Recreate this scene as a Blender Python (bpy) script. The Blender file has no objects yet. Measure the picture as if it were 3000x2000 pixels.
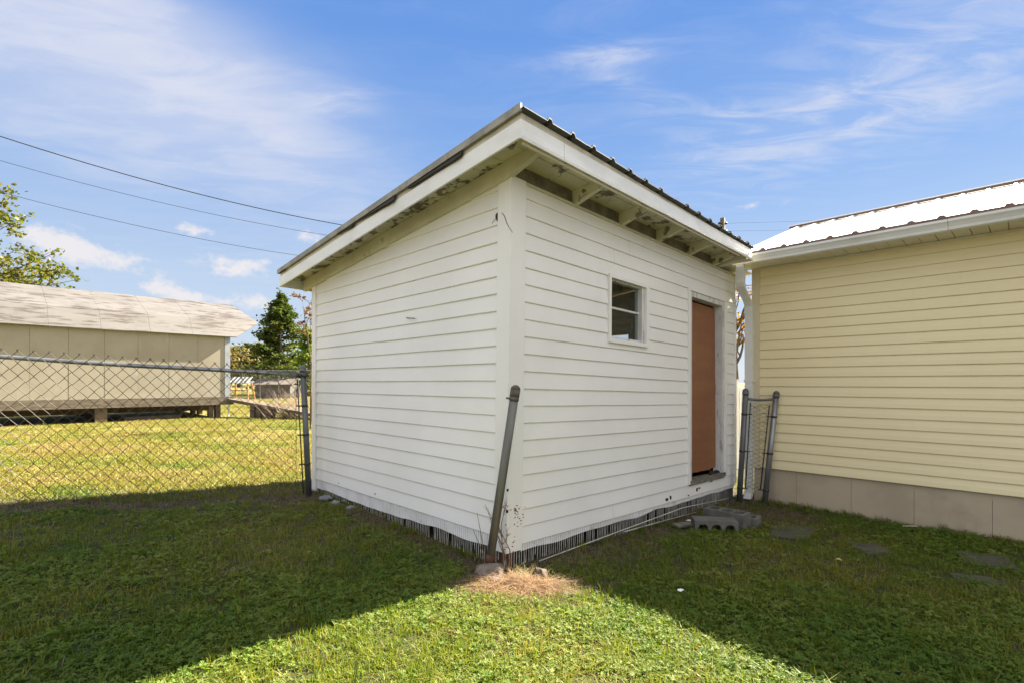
import bpy, math, random
import numpy as np
from mathutils import Vector, Matrix, noise as mnoise
random.seed(7); rng = np.random.default_rng(7)
R = math.radians
S = bpy.context.scene
COL = S.collection

# ------------------------------------------------------------------ camera, sky, sun, exposure
F = 1479.0; CX = 1500.0; HV = 1120.0; CAMH = 1.34
cd = bpy.data.cameras.new('camera'); cam = bpy.data.objects.new('camera', cd); COL.objects.link(cam)
cam.location = (0, 0, CAMH); cam.rotation_euler = (R(90), 0, 0)
cd.sensor_fit = 'HORIZONTAL'; cd.sensor_width = 36; cd.lens = 36*F/3000; cd.shift_y = (HV-1000)/3000
cd.clip_start = .05; cd.clip_end = 3000
S.camera = cam
SUN_AZ = R(44.6-5.5)          # angle from +X towards +Y of the direction to the sun
SUN_EL = R(38.8)
SUN_STRENGTH = 5.0; SKY_STRENGTH = .05
sl = bpy.data.lights.new('sun', 'SUN'); so = bpy.data.objects.new('sun', sl); COL.objects.link(so)
sl.energy = SUN_STRENGTH; sl.angle = R(.53); sl.color = (1, .91, .76)
sdir = Vector((math.cos(SUN_EL)*math.cos(SUN_AZ), math.cos(SUN_EL)*math.sin(SUN_AZ), math.sin(SUN_EL)))
so.rotation_euler = sdir.to_track_quat('Z', 'Y').to_euler(); so.location = sdir*60
S.view_settings.view_transform = 'Standard'; S.view_settings.look = 'None'
S.view_settings.gamma = 1; S.view_settings.use_curve_mapping = False
S.view_settings.exposure = 2.68
S.render.film_transparent = False

class NT:
    """small helper to write node trees as expressions"""
    def __init__(s, nt): s.t = nt
    def n(s, typ, **kw):
        x = s.t.nodes.new(typ)
        for k, v in kw.items(): setattr(x, k, v)
        return x
    def inp(s, x, i, v):
        if v is None: return
        if isinstance(v, bpy.types.NodeSocket): s.t.links.new(v, x.inputs[i])
        else: x.inputs[i].default_value = v
    def m(s, op, a, b=None, c=None, clamp=False):
        x = s.n('ShaderNodeMath', operation=op, use_clamp=clamp)
        for i, v in enumerate((a, b, c)): s.inp(x, i, v)
        return x.outputs[0]
    def mixc(s, f, a, b):
        x = s.n('ShaderNodeMix', data_type='RGBA')
        s.inp(x, 0, f); s.inp(x, 6, a); s.inp(x, 7, b)
        return x.outputs[2]
    def noise(s, vec, scale, detail=4, rough=.55, dist=0, dims='3D'):
        x = s.n('ShaderNodeTexNoise', noise_dimensions=dims)
        s.inp(x, 'Vector', vec); x.inputs['Scale'].default_value = scale
        x.inputs['Detail'].default_value = detail; x.inputs['Roughness'].default_value = rough
        x.inputs['Distortion'].default_value = dist
        return x.outputs[0]
    def ramp(s, f, stops):
        x = s.n('ShaderNodeValToRGB'); s.inp(x, 0, f)
        e = x.color_ramp.elements
        while len(e) < len(stops): e.new(.5)
        for q, (p, c) in zip(e, stops):
            q.position = p; q.color = (*c, 1) if not isinstance(c, (int, float)) else (c, c, c, 1)
        return x.outputs[0]
    def maprange(s, v, a, b, c=0, d=1, smooth=True):
        x = s.n('ShaderNodeMapRange', interpolation_type='SMOOTHSTEP' if smooth else 'LINEAR')
        s.inp(x, 0, v)
        for i, q in enumerate((a, b, c, d)): x.inputs[i+1].default_value = q
        return x.outputs[0]
    def mapping(s, vec, scale=(1, 1, 1), rot=(0, 0, 0), loc=(0, 0, 0)):
        x = s.n('ShaderNodeMapping'); s.inp(x, 0, vec)
        x.inputs[1].default_value = loc; x.inputs[2].default_value = rot; x.inputs[3].default_value = scale
        return x.outputs[0]

def make_world():
    w = bpy.data.worlds.new('World'); S.world = w; w.use_nodes = True
    nt = w.node_tree; nt.nodes.clear(); N = NT(nt)
    sky = N.n('ShaderNodeTexSky', sky_type='NISHITA')
    sky.sun_disc = False; sky.sun_elevation = SUN_EL
    sky.sun_rotation = math.pi/2-SUN_AZ
    sky.air_density = 1.0; sky.dust_density = .2; sky.ozone_density = 2.0; sky.altitude = 100
    hsv = N.n('ShaderNodeHueSaturation'); N.inp(hsv, 'Color', sky.outputs[0])
    hsv.inputs['Saturation'].default_value = 1.12; hsv.inputs['Value'].default_value = 1.0
    tc = N.n('ShaderNodeTexCoord').outputs['Generated']
    sp = N.n('ShaderNodeSeparateXYZ'); N.inp(sp, 0, tc); x, y, z = sp.outputs
    zc = N.m('MAXIMUM', z, .04)
    cb = N.n('ShaderNodeCombineXYZ'); N.inp(cb, 0, N.m('DIVIDE', x, zc)); N.inp(cb, 1, N.m('DIVIDE', y, zc))
    plane = cb.outputs[0]
    az = N.m('ARCTAN2', x, y); el = N.m('ARCSINE', z)
    def blob(px, py, rx, ry, rot=0):
        """soft patch of sky around the direction of one cloud"""
        dx, dz = (px-CX)/F, (HV-py)/F
        a0 = math.atan(dx); e0 = math.atan(dz/math.sqrt(1+dx*dx)); k = 1/F
        # angular shrink off axis
        sa = math.cos(a0)**2; ra, re = rx*k*sa, ry*k*math.cos(a0)
        da = N.m('SUBTRACT', az, a0); de = N.m('SUBTRACT', el, e0)
        if rot:
            c, s_ = math.cos(rot), math.sin(rot)
            u = N.m('ADD', N.m('MULTIPLY', da, c), N.m('MULTIPLY', de, s_))
            v = N.m('SUBTRACT', N.m('MULTIPLY', de, c), N.m('MULTIPLY', da, s_))
        else: u, v = da, de
        q = N.m('ADD', N.m('POWER', N.m('ABSOLUTE', N.m('DIVIDE', u, ra)), 2), N.m('POWER', N.m('ABSOLUTE', N.m('DIVIDE', v, re)), 2))
        return N.m('EXPONENT', N.m('MULTIPLY', q, -1))
    def addup(l):
        o = l[0]
        for q in l[1:]: o = N.m('ADD', o, q)
        return o
    # high thin cloud
    c1 = N.noise(N.mapping(plane, (1.0, 2.0, 1), (0, 0, R(-14))), 1.9, 10, .60, .6)
    c2 = N.noise(N.mapping(plane, (1.2, 3.0, 1), (0, 0, R(16)), (3, 1, 0)), 1.9, 10, .62, .7)
    c3 = N.noise(plane, .55, 3, .5)
    f1 = N.maprange(c1, .36, .82); f2 = N.maprange(c2, .38, .84)
    mL = addup([blob(170, 240, 560, 190, R(-14)), N.m('MULTIPLY', blob(640, 300, 420, 120, R(-18)), .8), N.m('MULTIPLY', blob(560, 110, 520, 90, R(-12)), .5),
                N.m('MULTIPLY', blob(800, 470, 560, 150, R(-20)), .42), N.m('MULTIPLY', blob(300, 30, 600, 110), .55)])
    mR = addup([N.m('MULTIPLY', blob(2750, 250, 620, 120, R(14)), .62), N.m('MULTIPLY', blob(2200, 410, 380, 70, R(12)), .5),
                N.m('MULTIPLY', blob(1750, 165, 150, 22), 1.0), N.m('MULTIPLY', blob(2150, 325, 80, 25), .8),
                N.m('MULTIPLY', blob(1870, 268, 120, 30, R(-20)), .7), N.m('MULTIPLY', blob(980, 298, 110, 32, R(8)), .8),
                N.m('MULTIPLY', blob(2700, 90, 500, 120, R(10)), .35)])
    ci = N.m('ADD', N.m('MULTIPLY', mL, N.m('ADD', N.m('MULTIPLY', f1, 1.15), .55)), N.m('MULTIPLY', mR, N.m('ADD', N.m('MULTIPLY', f2, 1.7), .14)))
    ci = N.m('ADD', ci, N.m('MULTIPLY', N.m('MULTIPLY', f2, N.maprange(c3, .35, .65)), .34))
    # brighter thin cloud added unseen overhead and behind the camera to light the shade
    fill_veil = N.m('MULTIPLY', N.maprange(y, .55, -.05), N.m('ADD', N.m('MULTIPLY', N.maprange(c3, .3, .7), .5), N.m('MULTIPLY', f1, .5)))
    fill_veil = N.m('ADD', fill_veil, N.m('MULTIPLY', N.maprange(y, .55, -.05), .55))
    ci = N.m('SUBTRACT', 1, N.m('EXPONENT', N.m('MULTIPLY', ci, -1.0)))
    # heaps low in the sky
    dn = N.noise(N.mapping(tc, (1, 1, 1.5)), 30, 10, .66)
    dn2 = N.noise(N.mapping(tc, (1, 1, 2.4)), 5.5, 3, .5)
    cm = addup([blob(175, 705, 130, 44), N.m('MULTIPLY', blob(300, 758, 150, 34), .85), N.m('MULTIPLY', blob(560, 672, 70, 18), .85),
                N.m('MULTIPLY', blob(690, 778, 120, 30), .95), N.m('MULTIPLY', blob(470, 838, 60, 26), .8),
                N.m('MULTIPLY', blob(590, 878, 120, 24), 1.0), N.m('MULTIPLY', blob(760, 882, 80, 22), .7),
                N.m('MULTIPLY', blob(905, 690, 40, 26), .5), N.m('MULTIPLY', blob(2240, 600, 120, 14), .35)])
    far = N.m('MULTIPLY', N.maprange(el, R(3), R(11), 1, 0), N.maprange(dn2, .55, .75))
    cm = N.m('ADD', cm, N.m('MULTIPLY', far, .35))
    cu = N.maprange(N.m('ADD', N.m('MULTIPLY', cm, .85), N.m('MULTIPLY', N.m('SUBTRACT', dn, .5), 2.4)), .18, .95)
    cu = N.m('MULTIPLY', cu, N.m('MULTIPLY', N.maprange(cm, .10, .34), .92))
    grad = N.ramp(N.m('DIVIDE', el, R(90), clamp=True), [(0, (.62, .71, .855)), (.115, (.53, .655, .85)), (.22, (.285, .475, .84)), (.38, (.15, .335, .79)), (1, (.10, .255, .70))])
    gs = N.n('ShaderNodeVectorMath', operation='SCALE'); N.inp(gs, 0, grad); gs.inputs[3].default_value = 3.0
    base = N.mixc(.94, hsv.outputs[0], gs.outputs[0])
    cl = N.mixc(ci, base, (2.35, 2.43, 2.78, 1))
    cl = N.mixc(N.m('MULTIPLY', fill_veil, .85, clamp=True), cl, (4.2, 4.13, 4.13, 1))
    cl = N.mixc(cu, cl, (2.75, 2.66, 2.72, 1))
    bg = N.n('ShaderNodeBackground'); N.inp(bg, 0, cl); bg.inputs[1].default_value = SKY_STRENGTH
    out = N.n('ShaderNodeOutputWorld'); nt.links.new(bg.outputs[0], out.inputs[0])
make_world()

# ------------------------------------------------------------------ materials
def mat(name, build):
    m = bpy.data.materials.new(name); m.use_nodes = True
    nt = m.node_tree; nt.nodes.clear(); N = NT(nt)
    out = N.n('ShaderNodeOutputMaterial')
    sh = build(N)
    nt.links.new(sh, out.inputs[0])
    return m
def pbsdf(N, col, rough=.6, metal=0, bump=None, bstr=.3, spec=.5, dist=.01):
    b = N.n('ShaderNodeBsdfPrincipled')
    N.inp(b, 'Base Color', col); N.inp(b, 'Roughness', rough); N.inp(b, 'Metallic', metal)
    N.inp(b, 'Specular IOR Level', spec)
    if bump is not None:
        bp = N.n('ShaderNodeBump'); N.inp(bp, 'Height', bump); bp.inputs['Strength'].default_value = bstr
        bp.inputs['Distance'].default_value = dist
        N.t.links.new(bp.outputs[0], b.inputs['Normal'])
    return b.outputs[0]
def pos(N): return N.n('ShaderNodeNewGeometry').outputs['Position']
def c4(c): return (*c, 1)
def simple(name, a, b=None, rough=.6, scale=6, metal=0, stretch=(1, 1, 1), bump=.15, detail=6, lo=.35, hi=.68, spec=.4, extra=None):
    b = b or tuple(q*.8 for q in a)
    def f(N):
        p = N.mapping(pos(N), stretch)
        n = N.noise(p, scale, detail, .6)
        col = N.mixc(N.maprange(n, lo, hi), c4(a), c4(b))
        if extra: col = extra(N, col)
        n2 = N.noise(p, scale*9, 4, .6)
        return pbsdf(N, col, rough, metal, n2, bump, spec, .004)
    return mat(name, f)
def stains(col2, scale=3.0, lo=.6, hi=.75, amt=.6, stretch=(1, 1, .25)):
    def f(N, col):
        n = N.noise(N.mapping(pos(N), stretch, loc=(3, 5, 1)), scale, 8, .65)
        return N.mixc(N.m('MULTIPLY', N.maprange(n, lo, hi), amt), col, c4(col2))
    return f

M = {}
M['vinyl'] = simple('white_vinyl_siding', (.82, .81, .79), (.775, .765, .745), .42, 1.3, bump=.05, spec=.35, extra=stains((.55, .53, .47), 2.2, .60, .82, .28))
M['white_paint'] = simple('white_aluminium_trim', (.80, .80, .79), (.70, .70, .69), .38, 3, stretch=(1, 1, 2), bump=.06, extra=stains((.45, .45, .43), 9, .62, .8, .35, (1, 1, 1)))
M['fluted'] = simple('fluted_skirting', (.80, .795, .80), (.68, .67, .66), .6, 5, extra=stains((.22, .2, .17), 6, .58, .75, .5, (1, 1, 1)))
M['slat'] = simple('skirting_slats', (.58, .57, .53), (.36, .34, .30), .7, 14)
M['peel'] = simple('peeling_cream_paint', (.62, .59, .46), (.54, .51, .39), .65, 4, bump=.3, extra=stains((.10, .085, .055), 7, .545, .60, .85, (1, 1, 1)))
M['peel_dark'] = simple('badly_peeled_boards', (.56, .54, .44), (.46, .44, .35), .75, 4, bump=.4, extra=stains((.085, .07, .05), 9, .50, .55, .88, (1, 1, 1)))
M['cream'] = simple('cream_painted_timber', (.64, .61, .49), (.55, .52, .41), .6, 3, bump=.2, extra=stains((.22, .19, .12), 9, .60, .70, .6, (1, 1, 1)))
M['blocking'] = simple('weathered_blocking', (.22, .20, .155), (.13, .115, .09), .8, 8, bump=.4)
M['dark_wood'] = simple('dark_interior_timber', (.10, .078, .06), (.06, .047, .037), .8, 5, bump=.3)
M['old_paint'] = simple('flaking_white_window_timber', (.66, .655, .64), (.58, .575, .56), .6, 6, bump=.4, extra=stains((.24, .24, .25), 8, .56, .63, .7, (2.2, 2.2, .5)))
M['door'] = simple('brown_door', (.27, .115, .052), (.225, .092, .044), .55, 1.6, bump=.06, stretch=(1, 1, 4), extra=stains((.13, .05, .025), 3, .58, .8, .5, (1, 1, 3)))
M['grey_wood'] = simple('bare_grey_timber', (.21, .195, .165), (.11, .10, .085), .85, 7, bump=.5, stretch=(1, 1, 3))
M['roof_metal'] = simple('dark_ribbed_roofing', (.085, .09, .082), (.055, .058, .052), .5, 3, metal=.3, bump=.1)
M['rake_metal'] = simple('dull_galvanised_rake_trim', (.34, .325, .27), (.22, .21, .17), .55, 6, metal=.3, bump=.15)
M['sub_fascia'] = simple('stained_sub_fascia', (.62, .585, .49), (.46, .43, .35), .7, 5, bump=.2)
M['tar'] = simple('black_roofing_felt', (.028, .025, .022), (.045, .04, .035), .85, 20, bump=.5)
def glassm(N):
    g = N.n('ShaderNodeBsdfGlossy'); g.inputs['Color'].default_value = (.9, .95, 1, 1); g.inputs['Roughness'].default_value = .04
    t = N.n('ShaderNodeBsdfTransparent'); t.inputs[0].default_value = (.82, .85, .84, 1)
    x = N.n('ShaderNodeMixShader'); x.inputs[0].default_value = .055
    N.t.links.new(t.outputs[0], x.inputs[1]); N.t.links.new(g.outputs[0], x.inputs[2])
    return x.outputs[0]
M['glass'] = mat('window_glass', glassm)
M['yellow'] = simple('yellow_vinyl_siding', (.83, .725, .46), (.80, .695, .435), .45, 1.0, bump=.04, spec=.35)
M['yellow_trim'] = simple('cream_corner_trim', (.68, .60, .42), (.63, .55, .38), .5, 2, bump=.04)
M['tan'] = simple('tan_skirting_panel', (.47, .395, .285), (.39, .325, .235), .7, 1.8, bump=.12, extra=stains((.25, .20, .155), 2.5, .55, .8, .5, (1, 1, .5)))
M['soffit'] = simple('cream_vented_soffit', (.74, .70, .57), (.68, .64, .52), .55, 2, bump=.05)
M['gutter'] = simple('white_gutter', (.76, .76, .735), (.66, .66, .63), .35, 2.4, bump=.05, extra=stains((.45, .44, .38), 4, .6, .8, .4, (1, 1, 1)))
M['white_roof'] = simple('white_ribbed_roofing', (.80, .80, .79), (.74, .74, .73), .35, .8, bump=.03)
M['brown_trim'] = simple('brown_eave_closure', (.20, .125, .105), (.15, .092, .078), .6, 5)
M['galv'] = simple('galvanised_pipe', (.30, .31, .315), (.21, .215, .22), .42, 9, metal=.75, stretch=(1, 1, .3), bump=.12, extra=stains((.20, .12, .08), 6, .66, .76, .6, (1, 1, .5)))
M['galv_dark'] = simple('weathered_grey_pipe', (.165, .17, .175), (.11, .112, .115), .5, 8, metal=.5, stretch=(1, 1, .3), bump=.15, extra=stains((.075, .05, .04), 6, .63, .76, .6, (1, 1, .5)))
M['olive_pipe'] = simple('weathered_olive_pipe', (.17, .168, .15), (.11, .108, .098), .5, 6, metal=.4, stretch=(2, 2, .2), bump=.15)
M['rust'] = simple('rusty_steel', (.12, .055, .03), (.06, .032, .022), .85, 25, bump=.5)
M['old_cap'] = simple('brownish_grey_cap', (.115, .10, .085), (.075, .062, .05), .7, 18, bump=.4)
M['wire'] = simple('galvanised_wire', (.085, .075, .06), (.055, .048, .038), .5, 12, metal=.25, bump=.1)
M['dark_bar'] = simple('dark_steel_bar', (.045, .043, .04), (.07, .062, .055), .5, 12, metal=.4)
M['concrete'] = simple('grey_concrete_block', (.145, .14, .13), (.09, .088, .08), .9, 7, bump=.7, extra=stains((.075, .085, .05), 5, .56, .7, .6, (1, 1, 1)))
M['footing'] = simple('pale_broken_concrete', (.20, .165, .135), (.12, .095, .078), .9, 14, bump=.8)
M['paver'] = simple('mossy_paving_slab', (.07, .066, .05), (.045, .043, .033), .9, 6, bump=.6, extra=stains((.055, .075, .025), 5, .5, .64, .8, (1, 1, 1)))
M['brown_stone'] = simple('brown_field_stone', (.095, .072, .05), (.055, .042, .03), .9, 14, bump=.8)
M['rubble'] = simple('blue_grey_rubble', (.22, .23, .26), (.14, .145, .16), .9, 12, bump=.6)
M['conduit'] = simple('pale_conduit', (.50, .48, .42), (.36, .34, .30), .5, 8)
M['barn_wall'] = simple('beige_barn_panels', (.345, .31, .245), (.305, .27, .21), .6, 1.3, bump=.08, extra=stains((.44, .42, .39), 1.6, .56, .70, .55, (1, 1, .5)))
M['joint'] = simple('barn_joint_strip', (.29, .25, .18), (.24, .20, .145), .7, 3)
M['barn_trim'] = simple('pale_blue_white_trim', (.34, .37, .41), (.27, .295, .33), .6, 3)
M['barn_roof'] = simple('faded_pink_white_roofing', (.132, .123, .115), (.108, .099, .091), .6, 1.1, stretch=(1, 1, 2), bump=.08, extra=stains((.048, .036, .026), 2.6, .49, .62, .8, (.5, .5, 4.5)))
M['beam'] = simple('weathered_platform_beam', (.19, .155, .115), (.10, .082, .06), .85, 5, bump=.5, stretch=(1, 1, 4))
M['pier'] = simple('brown_timber_pier', (.15, .105, .07), (.08, .055, .038), .9, 6, bump=.5)
M['ramp'] = simple('weathered_ramp_plank', (.13, .10, .07), (.08, .06, .042), .85, 6, bump=.4)
M['bark'] = simple('bark', (.12, .095, .072), (.065, .05, .038), .9, 14, bump=.8)
M['vine'] = simple('dry_vine_stem', (.20, .135, .085), (.12, .08, .05), .85, 20, bump=.5)
M['cable'] = simple('black_cable', (.02, .022, .024), (.035, .035, .035), .5, 5)
M['pole'] = simple('weathered_utility_pole', (.14, .115, .085), (.08, .068, .05), .9, 5, bump=.5)
M['picket'] = simple('white_picket_paint', (.82, .82, .80), (.72, .72, .70), .5, 3)
M['black_stripe'] = simple('black_awning_stripe', (.03, .03, .032), None, .7)
M['far_stripe'] = simple('pale_awning_stripe', (.33, .33, .32), None, .7)
M['cedar'] = simple('orange_cedar', (.42, .21, .08), (.30, .145, .055), .7, 8)
M['far_wall'] = simple('grey_far_wall', (.09, .082, .075), (.06, .055, .05), .8, 2)
M['far_roof'] = simple('pinkish_far_roof', (.13, .105, .09), (.09, .075, .062), .7, 2)
M['brush'] = simple('dry_brush', (.27, .20, .15), (.18, .13, .10), .9, 8)
M['paper'] = simple('white_paper', (.75, .75, .74), None, .7)
M['stick'] = simple('bleached_stick', (.50, .44, .30), None, .8, 10)
M['hole'] = simple('dark_torn_hole', (.02, .017, .014), (.05, .04, .03), .95, 30)
M['underfloor'] = simple('dark_underfloor', (.035, .028, .022), (.02, .017, .014), .95, 6, bump=.5)

def leafy(name, stops, trans=.35, rough=.5, wscale=.6, tr_gain=1.5, ow=.32, tw=.36, nw=1.25, spec=.25):
    """leaf or blade: colour differs from piece to piece and from patch to patch"""
    def f(N):
        oi = N.n('ShaderNodeObjectInfo').outputs['Random']
        at = N.n('ShaderNodeAttribute', attribute_name='tint').outputs['Fac']
        n = N.noise(pos(N), wscale, 5, .6)
        k = N.m('ADD', N.m('MULTIPLY', n, nw), N.m('ADD', N.m('MULTIPLY', oi, ow), N.m('MULTIPLY', at, tw)))
        k = N.m('SUBTRACT', k, (nw+ow+tw)/2-.5)
        col = N.ramp(k, stops)
        b = N.n('ShaderNodeBsdfPrincipled'); N.inp(b, 'Base Color', col); N.inp(b, 'Roughness', rough)
        N.inp(b, 'Specular IOR Level', spec)
        t = N.n('ShaderNodeBsdfTranslucent')
        g = N.n('ShaderNodeHueSaturation'); N.inp(g, 'Color', col); g.inputs['Value'].default_value = tr_gain; g.inputs['Saturation'].default_value = 1.1
        N.t.links.new(g.outputs[0], t.inputs[0])
        x = N.n('ShaderNodeMixShader'); x.inputs[0].default_value = trans
        N.t.links.new(b.outputs[0], x.inputs[1]); N.t.links.new(t.outputs[0], x.inputs[2])
        return x.outputs[0]
    return mat(name, f)
M['grass'] = leafy('lawn_blades', [(0, (.036, .092, .011)), (.35, (.090, .142, .014)), (.62, (.172, .182, .022)), (.85, (.25, .22, .055)), (1, (.31, .23, .09))])
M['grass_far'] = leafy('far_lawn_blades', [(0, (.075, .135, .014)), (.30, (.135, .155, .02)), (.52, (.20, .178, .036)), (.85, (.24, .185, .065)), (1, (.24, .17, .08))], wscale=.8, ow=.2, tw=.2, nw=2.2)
M['clover'] = leafy('clover_leaves', [(0, (.052, .122, .018)), (.5, (.120, .176, .027)), (1, (.26, .265, .075))], .35, .55, spec=.15)
M['straw'] = leafy('dry_straw', [(0, (.13, .08, .045)), (.5, (.26, .165, .09)), (1, (.40, .28, .16))], .2, .6, 5)
M['brown_litter'] = leafy('dead_grass', [(0, (.11, .085, .06)), (.5, (.17, .13, .09)), (1, (.26, .19, .125))], .15, .7, 3)
M['leaf_maple'] = leafy('turning_maple_leaves', [(0, (.035, .06, .010)), (.45, (.075, .095, .014)), (.8, (.14, .12, .02)), (1, (.16, .07, .022))], .45, .45, .9)
M['leaf_dark'] = leafy('dark_evergreen_leaves', [(0, (.03, .05, .012)), (.45, (.075, .095, .022)), (1, (.19, .17, .04))], .35, .5, .5, spec=.03)
M['leaf_far'] = leafy('autumn_far_leaves', [(0, (.06, .085, .018)), (.5, (.12, .105, .025)), (1, (.17, .10, .032))], .35, .55, .15)
M['leaf_brown'] = leafy('brown_leaves', [(0, (.07, .04, .02)), (.5, (.13, .075, .032)), (1, (.18, .13, .045))], .4, .5, 1.4)
M['leaf_orange'] = leafy('orange_leaves', [(0, (.12, .08, .018)), (.5, (.22, .125, .028)), (1, (.27, .10, .03))], .45, .5, .9)
M['leaf_vine'] = leafy('bright_vine_leaves', [(0, (.07, .12, .015)), (.5, (.13, .18, .03)), (1, (.2, .22, .04))], .4, .5, 1.1, spec=.03)

def ground_build(N):
    p = pos(N)
    n1 = N.noise(p, .55, 6, .6); n2 = N.noise(p, 5, 8, .7); n3 = N.noise(p, 40, 5, .7)
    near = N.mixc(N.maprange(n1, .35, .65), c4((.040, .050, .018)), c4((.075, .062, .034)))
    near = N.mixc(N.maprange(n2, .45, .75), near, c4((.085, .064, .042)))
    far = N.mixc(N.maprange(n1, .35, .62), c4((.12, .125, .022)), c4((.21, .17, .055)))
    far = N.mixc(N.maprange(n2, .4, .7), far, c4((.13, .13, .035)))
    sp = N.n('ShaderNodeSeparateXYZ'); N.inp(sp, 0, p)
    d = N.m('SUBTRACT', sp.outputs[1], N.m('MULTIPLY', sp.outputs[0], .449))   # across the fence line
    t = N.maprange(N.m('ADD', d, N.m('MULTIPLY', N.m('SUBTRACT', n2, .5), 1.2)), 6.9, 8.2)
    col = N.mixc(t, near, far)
    return pbsdf(N, col, .95, 0, N.m('ADD', n2, N.m('MULTIPLY', n3, .5)), .8, .2, .03)
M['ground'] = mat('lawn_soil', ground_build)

# ------------------------------------------------------------------ mesh helpers
class MB:
    def __init__(s): s.v = []; s.f = []; s.mi = []; s.tint = None
    def add(s, vs, fs, mi=0):
        o = len(s.v); s.v += [tuple(q) for q in vs]
        s.f += [tuple(i+o for i in f) for f in fs]; s.mi += [mi]*len(fs)
    def hexa(s, c, mi=0):
        """8 corners: bottom ring 0-3 then top ring 4-7"""
        s.add(c, [(3, 2, 1, 0), (4, 5, 6, 7), (0, 1, 5, 4), (1, 2, 6, 5), (2, 3, 7, 6), (3, 0, 4, 7)], mi)
    def box(s, c, size, rz=0, mi=0):
        x, y, z = (q/2 for q in size); ca, sa = math.cos(rz), math.sin(rz)
        cs = [(-x, -y, -z), (x, -y, -z), (x, y, -z), (-x, y, -z), (-x, -y, z), (x, -y, z), (x, y, z), (-x, y, z)]
        s.hexa([(c[0]+a*ca-b*sa, c[1]+a*sa+b*ca, c[2]+d) for a, b, d in cs], mi)
    def tube(s, pts, r, n=8, mi=0, caps=True):
        pts = [Vector(p) for p in pts]; rs = r if isinstance(r, (list, tuple)) else [r]*len(pts)
        o = len(s.v); up = None
        for i, p in enumerate(pts):
            d = (pts[min(i+1, len(pts)-1)]-pts[max(i-1, 0)]).normalized()
            if up is None:
                up = d.orthogonal().normalized()
            up = (up-d*up.dot(d))
            up = up.normalized() if up.length > 1e-6 else d.orthogonal().normalized()
            w = d.cross(up)
            for k in range(n):
                a = 2*math.pi*k/n; q = p+(up*math.cos(a)+w*math.sin(a))*rs[i]
                s.v.append(tuple(q))
        for i in range(len(pts)-1):
            for k in range(n):
                a = o+i*n+k; b = o+i*n+(k+1) % n
                s.f.append((a, b, b+n, a+n)); s.mi.append(mi)
        if caps:
            s.f.append(tuple(o+k for k in reversed(range(n)))); s.mi.append(mi)
            s.f.append(tuple(o+(len(pts)-1)*n+k for k in range(n))); s.mi.append(mi)
    def dome(s, p, d, r, n=10, mi=0, h=1.0):
        d = Vector(d).normalized(); p = Vector(p)
        pts = [p+d*(r*h*math.sin(a)) for a in (0, .5, 1.0, 1.4)]
        s.tube(pts, [r, r*math.cos(.5), r*math.cos(1.0), r*math.cos(1.4)], n, mi)
    def lump(s, c, r, seed=0, sub=2, mi=0, amp=.25):
        import bmesh
        bm = bmesh.new(); bmesh.ops.create_icosphere(bm, subdivisions=sub, radius=1)
        vs = []
        for v in bm.verts:
            k = 1+amp*mnoise.noise(v.co*1.6+Vector((seed*3.1, seed*1.7, seed)))*2
            vs.append((c[0]+v.co.x*r[0]*k, c[1]+v.co.y*r[1]*k, c[2]+v.co.z*r[2]*k))
        bm.verts.ensure_lookup_table()
        s.add(vs, [tuple(v.index for v in f.verts) for f in bm.faces], mi); bm.free()
    def obj(s, name, mats, parent=None, smooth=False, tint=None):
        mats = mats if isinstance(mats, (list, tuple)) else [mats]
        off = Vector((0, 0, 0)) if parent is None else world_loc(parent)
        me = bpy.data.meshes.new(name)
        me.from_pydata([(a-off.x, b-off.y, c-off.z) for a, b, c in s.v], [], s.f)
        for q in mats: me.materials.append(M[q])
        if len(mats) > 1: me.polygons.foreach_set('material_index', s.mi)
        if smooth: me.polygons.foreach_set('use_smooth', [True]*len(me.polygons))
        if tint is not None:
            a = me.attributes.new('tint', 'FLOAT', 'FACE'); a.data.foreach_set('value', tint)
        me.update()
        o = bpy.data.objects.new(name, me); COL.objects.link(o)
        if parent is not None: o.parent = parent
        return o
def world_loc(o):
    v = Vector((0, 0, 0))
    while o is not None: v = v+o.location; o = o.parent
    return v
def thing(name, label, cat, loc, group=None):
    o = bpy.data.objects.new(name, None); COL.objects.link(o); o.location = loc; o.empty_display_size = .2
    return tag(o, label, cat, group)
def tag(o, label=None, cat=None, group=None, kind=None):
    if label: o['label'] = label
    if cat: o['category'] = cat
    if group: o['group'] = group
    if kind: o['kind'] = kind
    return o
def recentre(o):
    """put a one-mesh thing's origin at its base"""
    vs = np.array([v.co[:] for v in o.data.vertices]); c = vs.mean(0); c[2] = vs[:, 2].min()
    o.data.transform(Matrix.Translation(-Vector(c))); o.location = Vector(c); return o

def gz(x, y):
    """height of the ground (works on arrays)"""
    x = np.asarray(x, float); y = np.asarray(y, float)
    xc = np.clip(x, -6, 6); yc = np.clip(y, 0, 8)
    z = -.04*xc-.02*(yc-3.66)+.003*xc*xc
    z = z+.016*np.clip(y-16, 0, 50)
    return z
def G(x, y): return float(gz(x, y))
def ray(u, v, Y): return Vector(((u-CX)/F*Y, Y, CAMH+(HV-v)/F*Y))

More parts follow.
